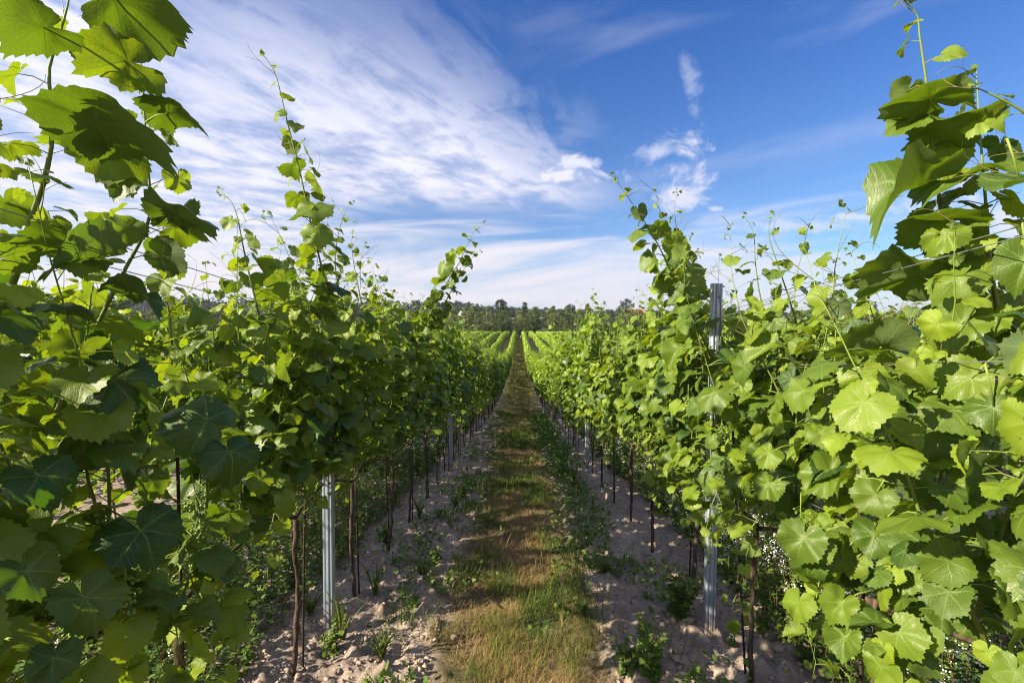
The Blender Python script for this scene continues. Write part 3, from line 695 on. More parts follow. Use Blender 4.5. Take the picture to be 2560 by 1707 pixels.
# ------------------------------------------------------------------ tall shoots standing out of the near vines
def hero_path(pts, d0, d1, n=22):
    P = np.array([at(px, py, d0 + (d1 - d0) * k / (len(pts) - 1)) for k, (px, py) in enumerate(pts)])
    s = np.linspace(0, len(P) - 1, n); i0 = np.clip(s.astype(int), 0, len(P) - 2); f = (s - i0)[:, None]
    Pm = np.concatenate([[2 * P[0] - P[1]], P, [2 * P[-1] - P[-2]]]); a, b, c, d = Pm[i0], Pm[i0 + 1], Pm[i0 + 2], Pm[i0 + 3]
    return .5 * ((2 * b) + (c - a) * f + (2 * a - 5 * b + 4 * c - d) * f ** 2 + (3 * b - a - 3 * c + d) * f ** 3)
HERO = [  # vine, outline, depth at foot and tip, leaf size, radius, leaf spacing, lateral share, young length
    ((-1, -1), [(-60, 780), (20, 640), (60, 510), (95, 420), (118, 325), (120, 240), (118, 160), (150, 70), (170, 0), (176, -70)], .98, .88, .080, .0075, .075, .45, .5),
    ((-1, 0), [(60, 1030), (150, 870), (230, 710), (290, 600), (335, 520), (343, 440), (338, 350), (335, 250), (330, 150), (328, 40), (326, -60)], 1.12, 1.08, .078, .0062, .070, .5, .5),
    ((-1, 1), [(770, 760), (750, 660), (735, 600), (712, 500), (690, 390), (668, 300), (652, 230), (640, 180), (622, 148), (604, 126)], 1.95, 1.80, .066, .0055, .060, .5, .85),
    ((-1, 0), [(600, 760), (572, 640), (556, 560), (545, 500), (530, 462), (497, 436)], 1.65, 1.65, .062, .0045, .058, .5, .55),
    ((-1, 0), [(380, 900), (385, 780), (375, 680), (365, 590), (372, 520), (350, 430)], 1.35, 1.35, .075, .0045, .075, .4, .5),
    ((-1, 2), [(790, 720), (770, 620), (775, 550), (790, 500), (806, 466)], 2.3, 2.25, .060, .0045, .055, .5, .6),
    ((-1, 3), [(830, 700), (815, 620), (808, 560), (816, 512)], 2.9, 2.9, .050, .004, .05, .4, .8),
    ((-1, 3), [(920, 860), (950, 790), (990, 720), (1030, 645), (1062, 590), (1085, 540), (1112, 514)], 3.6, 3.35, .070, .006, .055, .7, .45),
    ((-1, 3), [(960, 800), (1010, 715), (1050, 645), (1085, 592), (1106, 576)], 3.55, 3.5, .060, .005, .06, .5, .6),
    ((1, 1), [(1650, 860), (1600, 750), (1550, 650), (1508, 565), (1468, 500), (1432, 448), (1408, 414)], 2.15, 2.05, .072, .006, .055, .7, .5),
    ((1, 2), [(1600, 760), (1575, 660), (1560, 580), (1545, 500), (1548, 446)], 2.35, 2.35, .062, .005, .055, .6, .6),
    ((1, 2), [(1590, 700), (1560, 610), (1530, 540), (1508, 480), (1496, 440)], 2.3, 2.3, .052, .004, .055, .5, .7),
    ((1, 1), [(1860, 940), (1838, 800), (1806, 690), (1776, 605), (1756, 540), (1764, 492)], 1.85, 1.8, .066, .0052, .065, .3, .55),
    ((1, 1), [(1790, 800), (1745, 700), (1728, 610), (1722, 540), (1700, 498)], 1.95, 1.95, .060, .0045, .065, .3, .6),
    ((1, 0), [(2200, 860), (2180, 700), (2150, 560), (2128, 430), (2110, 300), (2096, 200), (2080, 110), (2072, 60), (2040, 28)], 1.22, 1.18, .095, .0070, .062, .7, .5),
    ((1, 0), [(2280, 760), (2250, 600), (2236, 470), (2222, 350), (2212, 250), (2205, 175)], 1.12, 1.12, .088, .0055, .062, .7, .5),
    ((1, -1), [(2520, 520), (2440, 400), (2380, 330), (2310, 272), (2240, 235), (2196, 215)], .95, .98, .08, .006, .07, .4, .4),
]
hr = np.random.default_rng(23); STEM = []
for (vk, pts, d0, d1, smax, r0, step, lat, tl) in HERO:
    v_ = near_v[vk]; P = hero_path(pts, d0, d1); STEM.append(P); loc = np.array(v_.location)
    add_shoot(v_, P - loc, hr, smax * (.82 if d0 < 1.3 else 1.15), r0, step * .9, min(1, lat * 1.35), tl * .8, None, .8)
STEM = np.concatenate(STEM)
# single large blades one can tell apart: petiole end, tip, depth, how it is turned (f faces the camera, u level, b underside), size factor, tint (lowest values paint shade onto the blade)
BL = [((275, 5), (445, 100), .86, 'b', 1.1, .3), ((300, 150), (170, 115), .92, 'b', 1.0, .75), ((110, 70), (-20, 50), .80, 'b', 1.0, .3),
      ((225, 292), (412, 384), .88, 'b', 1.0, .25), ((215, 285), (165, 195), .9, 'b', 1.2, .3), ((392, 262), (502, 304), 1.02, 'b', 1.0, .3),
      ((405, 500), (528, 528), 1.05, 'b', 1.05, .3), ((402, 495), (352, 425), 1.08, 'u', 1.2, .3), ((400, 520), (482, 574), 1.15, 'b', 1.0, .6),
      ((62, 500), (172, 462), 1.0, 'b', 1.0, .85), ((250, 330), (100, 300), 1.02, 'b', 1.0, .8), ((150, 560), (50, 610), .95, 'b', 1.1, .3), ((210, 590), (130, 500), .92, 'b', 1.2, .2), ((260, 500), (330, 470), 1.2, 'b', 1.1, .8),
      ((240, 870), (325, 840), .98, 'f', 1.4, .0), ((465, 965), (345, 930), 1.1, 'f', 1.1, .1), ((515, 1042), (520, 1130), 1.1, 'f', 1.15, .0),
      ((170, 1048), (245, 1030), 1.0, 'f', 1.1, .45), ((160, 1392), (188, 1510), .82, 'f', 1.0, .25), ((235, 1300), (292, 1290), 1.0, 'f', 1.1, .8),
      ((60, 1100), (130, 1180), .82, 'f', 1.1, .0), ((320, 1440), (375, 1475), 1.05, 'f', 1.3, .3), ((300, 1230), (330, 1340), 1.0, 'f', 1.1, .0), ((80, 1540), (40, 1620), .75, 'f', 1.0, .05), ((330, 1110), (360, 1150), 1.15, 'f', 1.2, .4), ((20, 1330), (60, 1420), .72, 'f', 1.1, .1),
      ((100, 890), (10, 870), 1.0, 'b', 1.0, .9), ((290, 670), (390, 690), 1.0, 'b', 1.1, .1), ((110, 700), (200, 680), .9, 'b', 1.2, .05),
      ((2088, 432), (1925, 500), 1.12, 'u', 1.0, .4), ((2104, 248), (1985, 284), 1.15, 'b', 1.0, .4), ((2172, 308), (2050, 362), 1.15, 'b', 1.0, .6), ((2215, 400), (2050, 455), 1.1, 'u', 1.0, .4),
      ((2150, 512), (2024, 552), 1.12, 'b', 1.0, .5), ((2152, 540), (2106, 588), 1.08, 'f', 1.1, .8), ((2185, 640), (2108, 682), 1.08, 'f', 1.1, .7), ((2192, 744), (2094, 772), 1.05, 'f', 1.05, .6),
      ((2145, 826), (2078, 880), 1.12, 'f', 1.05, .7), ((2218, 866), (2136, 896), 1.0, 'f', 1.05, .75), ((2004, 938), (1926, 1002), 1.15, 'f', 1.0, .4), ((2160, 1000), (2108, 1072), 1.05, 'f', 1.05, .5),
      ((1848, 1236), (1826, 1312), 1.25, 'f', 1.1, .4), ((2010, 1228), (2004, 1288), 1.2, 'f', 1.3, .25), ((1966, 1290), (1960, 1335), 1.25, 'f', 1.2, .8), ((1938, 1388), (1898, 1452), 1.15, 'f', 1.05, .7),
      ((1950, 1470), (1960, 1530), 1.15, 'f', 1.2, .5), ((2010, 1135), (1972, 1180), 1.25, 'f', 1.2, .5), ((2110, 1390), (2110, 1460), 1.1, 'f', 1.1, .3), ((1766, 1040), (1740, 1080), 1.5, 'f', 1.1, .85), ((1768, 1112), (1738, 1148), 1.5, 'f', 1.2, .6),
      ((1905, 1090), (1830, 1130), 1.35, 'f', 1.1, .6), ((2330, 600), (2290, 690), .95, 'f', 1.1, .35), ((2330, 720), (2260, 760), .9, 'b', 1.1, .2), ((2320, 1230), (2240, 1290), .95, 'f', 1.0, .2), ((2330, 1350), (2250, 1420), .9, 'f', 1.0, .2),
      ((2090, 632), (1946, 690), 1.2, 'b', 1.0, .6), ((2010, 800), (1880, 900), 1.2, 'b', .9, .5), ((2270, 930), (2340, 1000), .95, 'f', 1.0, .3), ((2240, 1100), (2180, 1170), 1.0, 'f', 1.0, .6), ((2310, 430), (2420, 470), .9, 'u', 1.0, .2),
      ((1700, 880), (1730, 850), 1.9, 'f', 1.2, .8), ((1640, 900), (1600, 940), 1.95, 'f', 1.2, .5), ((1560, 800), (1530, 850), 2.1, 'f', 1.2, .6)]
for (b_, t_, d, mode, f_, ti_) in BL:
    A, B = at(*b_, d), at(*t_, d); side = -1 if A[0] < 0 else 1; view = unit(A - np.array([0, 0, CAM_Z]))
    if mode == 'f': N = -view * .8 + np.array([-.25 * (side > 0) + .35 * (side < 0), 0, .55]) + hr.normal(0, .15, 3)
    elif mode == 'b': N = np.array([0, 0, 1.0]) + view * .55 + hr.normal(0, .15, 3)
    else: N = np.array([0, 0, 1.0]) - view * .25 + hr.normal(0, .12, 3)
    vk = min(near_v, key=lambda k_: abs(near_v[k_].location.y - A[1]) + 9 * (k_[0] != side)); v_ = near_v[vk]; loc = np.array(v_.location)
    mb = MB(); leaves(mb, T0, [A - loc], [B - A], [N], [np.linalg.norm(B - A) * f_ * .76], [ti_ * .75], hr, 1.45)
    k = np.argmin(np.linalg.norm(STEM - A, axis=1)); Q_ = STEM[k]
    if np.linalg.norm(Q_ - A) > .16: Q_ = A + unit(np.array([side * 1.0 - A[0], 0, .04]) + (A - B) * .6) * .09
    lf = mb.obj('leaf', M_LEAF, v_)
    mb = MB(); tube(mb, [Q_ - loc, (Q_ + A) / 2 - loc + [0, 0, .006], A - loc], [.0024, .0019, .0017], 6, .85); mb.obj('petiole', M_SHOOT, lf)
# hanging shoots that fill the foot of the nearest vines
def droop(v_, r_, y, side, outx, zend, smax=.066):
    s = np.linspace(0, 1, 12); P = np.stack([side * -1 * outx * np.sin(s * 1.6) + r_.normal(0, .008, 12), y + r_.normal(0, .12) * s, .86 + .10 * np.sin(s * 3.1) - (.86 - zend) * s ** 1.6], -1)
    add_shoot(v_, P, r_, smax, .0042, .055, .75, .3, None, .9, None, False)
for side in (-1, 1):
    for k, cnt, ze in ((-1, 5, .25), (0, 5, .34), (1, 10, .48), (2, 8, .58), (3, 6, .62), (4, 5, .64), (5, 4, .64)):
        if side < 0: ze = ze + (.22 if k > 0 else .05)
        r_ = np.random.default_rng(900 + k + side * 50)
        for q_ in range(cnt): droop(near_v[(side, k)], r_, r_.uniform(-.33, .33), side, r_.uniform(.04, .24), ze + r_.uniform(-.05, .15))
for (px, py, d, L, W, nb, vk, dr) in [(1658, 968, 1.95, .07, .036, 70, (1, 1), (0, 0, -1)), (1668, 1050, 1.95, .08, .032, 70, (1, 1), (.1, 0, -1)), (2075, 1235, 1.12, .13, .034, 110, (1, 0), (.9, -.1, -.35)),
                                      (1580, 900, 2.3, .06, .03, 60, (1, 2), (0, 0, -1)), (430, 1130, 1.25, .14, .04, 110, (-1, 0), (.15, 0, -1)), (130, 1170, 1.0, .10, .04, 90, (-1, 0), (.8, 0, -.5)), (455, 1290, 1.3, .12, .035, 90, (-1, 0), (0, 0, -1)), (700, 1110, 1.9, .09, .03, 70, (-1, 1), (0, 0, -1))]:
    v_ = near_v[vk]; grape_cluster(hr, at(px, py, d) - np.array(v_.location), L, W, nb, IC2, dr).obj('grape_cluster', M_GRAPE, v_)

# ------------------------------------------------------------------ grass, litter and weeds
def blades(mb, X_, Y_, H, Wd, lean, tint, rng, zoff=-.004):
    n = len(X_); Z_ = gtop(X_, Y_) + zoff; ph = rng.uniform(0, 6.283, n); dx, dy = np.cos(ph), np.sin(ph)
    p0 = np.stack([X_, Y_, Z_], -1); ln = (lean * H)
    up = H * np.sqrt(np.maximum(1 - lean ** 2, .03))
    d3 = np.stack([dx, dy, np.zeros(n)], -1); sdv = np.stack([-dy, dx, np.zeros(n)], -1)
    mid = p0 + d3 * (ln * .35)[:, None] + np.array([0, 0, 1]) * (up * .62)[:, None]; tip = p0 + d3 * ln[:, None] + np.array([0, 0, 1]) * up[:, None]
    w_ = Wd[:, None]
    V = np.stack([p0 - sdv * w_ * .5, p0 + sdv * w_ * .5, mid + sdv * w_ * .42, mid - sdv * w_ * .42, tip], 1).reshape(-1, 3); o_ = (np.arange(n) * 5)[:, None]
    mb.add(V, [np.array([[0, 1, 2, 3]]) + o_, np.array([[3, 2, 4]]) + o_], np.repeat(np.broadcast_to(tint, (n,)), 5))
gr = np.random.default_rng(5); mb = MB()
for (y0, y1, dens, h, wd) in ((.9, 3, 12500, .066, .0021), (3, 6, 7500, .066, .0028), (6, 12, 3600, .066, .0045), (12, 30, 800, .06, .009), (30, 130, 420, .08, .026)):
    n = int(dens * (y1 - y0) * 1.1); X_ = gr.normal(0, .30, n) + .02; Y_ = gr.uniform(y0, y1, n); X_ = X_ * np.interp(Y_, [9, 30], [1, 1.8])
    hw = np.interp(Y_, [9, 30], [0, .4]) + .40 + .30 * (fbm(Y_ * 1.6, X_ * 0 + np.sign(X_) * 3, 3, 31) - .5) * 2
    keep = (np.abs(X_) < hw + gr.normal(0, .05, n)) & (fbm(X_ * 6, Y_ * 6, 3, 12) + gr.normal(0, .12, n) > .30); X_, Y_ = X_[keep], Y_[keep]; n = len(X_)
    patch = fbm(X_ * 2.6 + 40, Y_ * 2.2, 3, 77); edge_ = np.clip(np.abs(X_) / .40, 0, 1.2)
    straw = np.clip((patch - .50) * 5.0 + .42 - .34 * edge_ + gr.normal(0, .30, n), 0, 1)
    straw = np.where(gr.random(n) < .15, gr.uniform(.6, 1, n), straw)
    H = h * gr.uniform(.45, 1.6, n) * (1 + .35 * edge_) * (1.15 - .5 * straw) * np.where(gr.random(n) < .04, 2.0, 1) * (.15 + 1.7 * fbm(X_ * 8, Y_ * 8, 3, 41) ** 1.3)
    blades(mb, X_, Y_, H, wd * gr.uniform(.6, 1.3, n), np.clip(gr.normal(.45, .25, n) + straw * .35, 0, .98), straw, gr)
nc = 90; cx = gr.choice([-1, 1], nc) * gr.uniform(.38, .80, nc); cy = 1.2 + gr.random(nc) ** 1.3 * 14
for a_, b_ in zip(cx, cy):
    m_ = int(gr.integers(14, 46)); sp = gr.uniform(.02, .06); blades(mb, a_ + gr.normal(0, sp, m_), b_ + gr.normal(0, sp, m_), gr.uniform(.05, .15, m_), .0032 * gr.uniform(.7, 1.4, m_) * (1 + .08 * b_), np.clip(gr.normal(.5, .2, m_), 0, .95), np.clip(gr.normal(.15, .15, m_), 0, 1), gr)
# cut straw lying on top
for (y0, y1, dens, L) in ((.9, 4, 2600, .085), (4, 10, 1000, .11), (10, 24, 250, .16)):
    n = int(dens * (y1 - y0) * .8); X_ = gr.normal(.03, .25, n); Y_ = gr.uniform(y0, y1, n); k = (fbm(X_ * 2.6 + 40, Y_ * 2.2, 3, 77) > .47) & (np.abs(X_) < .5); X_, Y_ = X_[k], Y_[k]; n = len(X_)
    blades(mb, X_, Y_, L * gr.uniform(.4, 1.2, n), .0018 * gr.uniform(.7, 1.3, n) * (1 + y0 * .12), gr.uniform(.93, .995, n), gr.uniform(.75, 1, n), gr, .012)
# scattered sprigs over the bare soil
n = 5200; X_ = gr.choice([-1, 1], n) * (.45 + gr.random(n) ** 1.6 * .55); Y_ = 1.0 + gr.random(n) ** 1.3 * 24; k = fbm(X_ * 3.3, Y_ * 3.3, 3, 55) > .58; X_, Y_ = X_[k], Y_[k]; n = len(X_)
blades(mb, X_, Y_, gr.uniform(.02, .07, n), .003 * (1 + Y_ * .12), gr.uniform(.2, .9, n), np.clip(gr.normal(.25, .2, n), 0, 1), gr)
# mown grass alleys between the other rows, seen in slices
for cx in (-6, -10, 4 + 2, 10):
    n = 5000; X_ = cx + gr.normal(0, .35, n); Y_ = gr.uniform(4, 40, n); blades(mb, X_, Y_, gr.uniform(.05, .12, n), .012 * np.ones(n), gr.uniform(.2, .8, n), gr.uniform(.1, .8, n), gr)
tag(mb.obj('grass', M_GRASS, None, False), 'mown strip of green and straw coloured grass down the middle alley', 'grass', None, 'stuff')

# flowering cover crop in the alleys left and right
mb, mw, ms = MB(), MB(), MB()
def cover(n, xa, xb, ya, yb, hmax, fl, sc_=1.0):
    X_ = gr.uniform(xa, xb, n); Y_ = ya + gr.random(n) ** 1.4 * (yb - ya); Z_ = gtop(X_, Y_); hgt = hmax * gr.uniform(.35, 1, n) * (.55 + .9 * fbm(X_ * 2, Y_ * 2, 3, 66))
    tip = np.stack([X_ + gr.normal(0, .05, n), Y_ + gr.normal(0, .05, n), Z_ + hgt], -1); P0 = np.stack([X_, Y_, Z_ - .01], -1)
    tubes_many(ms, P0, (P0 + tip) / 2 + gr.normal(0, .008, (n, 3)), tip, .0016 * sc_, .0009 * sc_, 3)
    m_ = 11; t_ = np.tile(np.linspace(.12, 1, m_), n); b0 = np.repeat(P0, m_, 0); b1 = np.repeat(tip, m_, 0); P = b0 + (b1 - b0) * t_[:, None]
    a = gr.uniform(0, 6.283, n * m_); o_ = np.stack([np.cos(a), np.sin(a), gr.uniform(.1, .8, n * m_)], -1); P = P + o_ * .012 * sc_
    leaves(mb, T2, P, o_, np.stack([np.cos(a) * -.3, np.sin(a) * -.3, np.ones(n * m_)], -1) + gr.normal(0, .3, (n * m_, 3)), gr.uniform(.010, .030, n * m_) * sc_ * (1.2 - .5 * t_), np.clip(np.repeat(gr.normal(.35, .25, n), m_), 0, 1), gr)
    f = (gr.random(n) < fl * 1.6) & (fbm(X_ * 1.7, Y_ * 1.7, 3, 99) > .50); T_ = tip[f]
    for q_ in range(9):
        C = T_ + gr.normal(0, .011, T_.shape) * sc_ + [0, 0, .006]; blobs(mw, C, gr.uniform(.0022, .0045, len(C)) * sc_, .5, IC1)
cover(2400, -2.75, -1.25, 1.2, 7, .42, .12); cover(2000, -2.85, -1.25, 6, 26, .45, .2, 1.7)
cover(2600, 1.35, 2.75, 1.1, 6, .38, .40); cover(1600, 1.3, 2.8, 6, 24, .45, .3, 1.7)
cover(1000, -7, -5, 4, 26, .45, .2, 2.2); cover(900, 5, 7, 4, 26, .45, .2, 2.2)
tag(mb.obj('cover_crop', M_WEED), 'leafy green cover crop growing in the alleys either side', 'ground plants', None, 'stuff')
tag(ms.obj('cover_crop_stems', M_WEEDSTEM), 'thin reddish stems of the cover crop beside the rows', 'plant stems', None, 'stuff')
tag(mw.obj('white_wildflowers', M_PETAL), 'tiny white flowers scattered over the cover crop', 'wildflowers', None, 'stuff')

# low weeds creeping along the strip edges
mb = MB()
n = 14000; X_ = gr.choice([-1, 1], n) * gr.normal(.62, .20, n); Y_ = 1.2 + gr.random(n) ** 1.5 * 16; k = (fbm(X_ * 2.1 + 9, Y_ * 1.7, 3, 88) + .06 * (X_ > 0) > .55); X_, Y_ = X_[k], Y_[k]; n = len(X_)
P = np.stack([X_, Y_, gtop(X_, Y_) + gr.uniform(.005, .07, n)], -1); leaves(mb, T2, P, gr.normal(0, 1, (n, 3)), gr.normal(0, .5, (n, 3)) + [0, 0, 1], gr.uniform(.010, .026, n) * (1 + Y_ * .05), np.clip(gr.normal(.4, .25, n), 0, 1), gr)
n = 1500; X_ = .62 + gr.normal(0, .12, n); Y_ = 6 + gr.random(n) * 8; P = np.stack([X_, Y_, gtop(X_, Y_) + gr.uniform(.02, .22, n)], -1)
leaves(mb, T2, P, gr.normal(0, 1, (n, 3)), gr.normal(0, .5, (n, 3)) + [0, 0, 1], gr.uniform(.03, .05, n), gr.uniform(0, .5, n), gr)
tag(mb.obj('creeping_weeds', M_WEED), 'low green weeds creeping along the edges of the grass strip', 'weeds', None, 'stuff')

def weed_bush(name, x, y, h, nst, rng, leaf=.022, spread=.5):
    root = empty(name, (x, y, float(gtop(x, y)))); mS, mL = MB(), MB()
    for k in range(nst):
        a = rng.uniform(0, 6.283); l = rng.uniform(.1, spread); hh = h * rng.uniform(.5, 1); s = np.linspace(0, 1, 7)
        P = np.stack([np.cos(a) * l * hh * s, np.sin(a) * l * hh * s, hh * s ** .85 - .01], -1) + rng.normal(0, .004, (7, 3)); tube(mS, P, np.linspace(.0028, .0012, 7), 4)
        m_ = int(hh / .011); t_ = rng.random(m_); i0 = np.minimum((t_ * 6).astype(int), 5); f = (t_ * 6 - i0)[:, None]; B = P[i0] * (1 - f) + P[i0 + 1] * f
        a2 = rng.uniform(0, 6.283, m_); o_ = np.stack([np.cos(a2), np.sin(a2), rng.uniform(0, .6, m_)], -1); r_ = rng.uniform(.004, .04, m_)[:, None] * (1.2 - t_[:, None])
        leaves(mL, T1 if leaf > .03 else T2, B + o_ * r_, o_, rng.normal(0, .35, (m_, 3)) + [0, 0, 1], leaf * rng.uniform(.5, 1.2, m_) * (1.15 - .6 * t_), np.clip(rng.normal(.25, .2, m_) + .3 * t_, 0, 1), rng)
    mS.obj('stem', M_WEEDSTEM, root); mL.obj('leaves', M_WEED, root); return root
def grass_tuft(x, y, h, n, rng):
    root = empty('grass_tuft', (x, y, float(gtop(x, y)))); mb = MB()
    for k in range(n):
        a = rng.uniform(0, 6.283); b = rng.uniform(.15, .75); L = h * rng.uniform(.35, 1.15); s = np.linspace(0, 1, 7)[:, None]; d3 = np.array([np.cos(a), np.sin(a), 0])
        P = d3 * L * b * s ** 1.6 + np.array([0, 0, 1]) * L * (s - .45 * b * s ** 2.5) + d3 * .01; sv = np.array([-np.sin(a), np.cos(a), 0]); w_ = .0045 * rng.uniform(.7, 1.6) * (1 - s ** 2.2) + .0003
        V = np.concatenate([P - sv * w_, P + sv * w_]); i_ = np.arange(6); mb.add(V, [np.stack([i_, i_ + 1, i_ + 8, i_ + 7], -1)], np.clip(rng.normal(.12, .1), 0, 1))
    mb.obj('blades', M_GRASS, root); return root
wr = np.random.default_rng(77)
WEEDS = [('t', 854, 1390, .26, 'tall grass tuft with wide blades just right of the left post foot'), ('t', 868, 1545, .20, 'low spreading grass tuft at the bottom of the left soil bank'), ('t', 966, 1338, .20, 'thin upright grass tuft on the soil left of the grass strip'),
         ('t', 1045, 1178, .20, 'grass tuft at the left edge of the strip, level with the fourth vine'), ('t', 960, 1200, .30, 'slender tall grass tuft close behind the left vine stems'), ('t', 775, 1500, .30, 'arching grass tuft at the foot of the near left post'),
         ('b', 748, 1535, .17, 'bushy dark weed in front of the near left post'), ('b', 995, 1310, .13, 'small broadleaf weed on bare soil left of the strip'), ('b', 941, 1415, .14, 'rounded broadleaf weed on the soil bank left of the strip'), ('b', 1060, 1150, .20, 'wide leafy weed clump beside the strip farther up on the left'),
         ('b', 1499, 1575, .32, 'pointed leafy weed at the bottom edge, right of the strip'), ('b', 1567, 1440, .34, 'tall bushy weed just left of the near right post'), ('b', 1445, 1560, .18, 'short leafy weed at the bottom edge beside the taller one'), ('b', 1753, 1460, .12, 'small weed on the soil behind the right vine stem'),
         ('b', 1825, 1480, .16, 'narrow weed on the soil to the right of the right vine stem'), ('t', 1350, 1240, .08, 'little grass tuft alone on the pale soil right of the strip'), ('t', 1395, 1330, .14, 'grass tuft leaning over the soil at the right edge of the strip'), ('b', 1320, 1120, .22, 'leafy weed clump at the right edge of the strip in mid distance'),
         ('b', 1290, 1060, .25, 'dark leafy weed clump farther up the right edge of the strip'), ('b', 1525, 1180, .30, 'leafy suckers at the foot of the second vine behind the right post'), ('t', 1340, 1430, .12, 'green grass tuft on the right edge of the strip near the bottom'), ('b', 880, 1260, .22, 'leafy sprout climbing at the foot of the third left vine stem'), ('t', 700, 1440, .18, 'short grass tuft beside the bent left vine stem')]
for (kd, px, py, h, lab) in WEEDS:
    x, y = on_ground(px, py)
    if kd == 't': tag(grass_tuft(x, y, h, 26, wr), lab, 'grass tuft', 'grass tufts on the soil')
    else: tag(weed_bush('weed', x, y, h, int(5 + h * 34), wr, .018 + .03 * h), lab, 'weed', 'weeds growing on the soil')
# pale young sucker leaves at the bottom left, and on the right stem
for (px, py, h, lab) in ((395, 1600, .16, 'pale green vine sucker with serrated leaves at the bottom left corner'), (1694, 1500, .26, 'young vine sucker with round leaves at the right stem')):
    x, y = on_ground(px, min(py, 1565)); root = empty('vine_sucker', (x, y, float(gtop(x, y)))); mS, mL = MB(), MB(); P = np.array([[0, 0, 0], [.01, 0, h * .4], [-.01, .01, h * .75], [.01, 0, h]]); tube(mS, P, [.003, .0028, .002, .001], 5, .9)
    put_leaves(mL, mS, shoot_leaves(wr, P, .03, .05, 0, 1, .12, .2), T0, wr); mS.obj('shoot', M_SHOOT, root); mL.obj('leaves', M_LEAF, root); tag(root, lab, 'vine sucker')

# clods
n = 22000; X_ = gr.choice([-1, 1], n) * gr.uniform(.42, 1.5, n); Y_ = 1.0 + gr.random(n) ** 1.7 * 11; sz = .003 + .014 * gr.random(n) ** 5; k = (fbm(X_ * 3, Y_ * 3, 2, 14) > .38); X_, Y_, sz = X_[k], Y_[k], sz[k]; n = len(X_)
mb = MB(); blobs(mb, np.stack([X_, Y_, gtop(X_, Y_) + sz * .25], -1), sz, .5, IC1, .24, gr, gr.uniform(.7, 1.3, (n, 3)) * [1, 1, .75])
tag(mb.obj('soil_crumbs', M_CLOD), 'pale crumbs of dry soil strewn under the vine rows', 'soil crumbs', None, 'stuff')
for (px, py, s_, lab) in ((1622, 1492, .034, 'largest pale clod lying at the foot of the right post'), (1592, 1452, .020, 'small clod left of the right post foot'), (1798, 1520, .024, 'clod lying to the right of the near right stem'), (1560, 1545, .02, 'clod between the bottom weeds and the right post'),
                          (700, 1530, .022, 'clod below the near left post'), (1180, 1410, .0, None), (905, 1290, .016, 'rounded clod on the soil bank behind the left tufts'), (1040, 1480, .016, 'clod at the left edge of the strip near the bottom')):
    if not lab: continue
    x, y = on_ground(px, py); V, Fc = IC2; V = V * (1 + .35 * (fbm(V[:, 0] * 2.1 + px, V[:, 1] * 2.1 + V[:, 2] * 1.7, 3, 3) - .5)[:, None] * 2) * s_ * np.array([1.25, 1, .8])
    mb = MB(); mb.add(V, [Fc]); o_ = mb.obj('soil_clod', M_CLOD); o_.location = (x, y, float(gtop(x, y)) + s_ * .35); tag(o_, lab, 'clod', 'clods of soil')
# green twine at the foot of the near right vine
mb = MB(); c = np.array(near_v[(1, 1)].location) + [0.02, -.02, .03]; s = np.linspace(0, 1, 14)
tube(mb, np.stack([c[0] - .13 + .26 * s, c[1] - .06 - .03 * np.sin(s * 5), c[2] + .05 * np.sin(s * 3.14) - .035], -1), .0016, 5)
tag(mb.obj('twine', M_TWINE), 'loose green twine tied round the foot of the right vine stem', 'twine')

# ------------------------------------------------------------------ wood beyond the vineyard
def treemat(name, c0, c1, tr):
    m_, t, o = mat(name); ti = attr(t); oi = t.new('ShaderNodeObjectInfo').outputs['Random']
    cc = t.mix(t.m('ADD', t.m('MULTIPLY', ti, .65), t.m('MULTIPLY', oi, .35)), c0, c1)
    tb = t.new('ShaderNodeBsdfTranslucent'); t.put(tb.inputs[0], tr); mx = t.new('ShaderNodeMixShader'); mx.inputs[0].default_value = 0.22
    t.l.new(princ(t, cc, .7, .2), mx.inputs[1]); t.l.new(tb.outputs[0], mx.inputs[2]); t.l.new(mx.outputs[0], o.inputs[0]); return m_
M_T1 = treemat('birch_foliage', rgb(.075, .11, .030), rgb(.19, .22, .07), rgb(.15, .15, .03))
M_T2 = treemat('alder_foliage', rgb(.045, .07, .025), rgb(.10, .13, .045), rgb(.06, .09, .02))
M_T3 = treemat('spruce_foliage', rgb(.022, .038, .026), rgb(.045, .065, .038), rgb(.02, .03, .01))
M_T4 = treemat('ridge_foliage_hazed', rgb(.022, .036, .034), rgb(.050, .064, .050), rgb(.02, .03, .02))  # blue-green puts the distance haze into the leaf colour
M_TB = simple('pale_birch_bark', (.42, .38, .33), .8, .1, 0, .35, 6); M_TD = simple('dark_tree_bark', (.09, .07, .055), .9, .1, 0, .3, 6)
def crown_points(rng, H, R_, z0, shape, ncl, per, cs):
    P, Nn = [], []
    for k in range(ncl):
        t_ = rng.random(); z = z0 + (H - z0) * t_
        prof = {'round': math.sqrt(max(0, 1 - (2 * t_ - 1) ** 2)), 'oval': (math.sin(math.pi * min(1, t_ * .93 + .07)) ** .7), 'cone': (1 - t_) ** .9 + .03}[shape]
        a = rng.uniform(0, 6.283); r_ = R_ * prof * math.sqrt(rng.uniform(.15, 1)); c = np.array([math.cos(a) * r_, math.sin(a) * r_, z])
        d = rng.normal(0, 1, (per, 3)); d /= np.linalg.norm(d, axis=1)[:, None]; P.append(c + d * cs * rng.uniform(.45, 1, (per, 1)) * [1, 1, .8]); Nn.append(d + [0, 0, .5])
    return np.concatenate(P), np.concatenate(Nn)
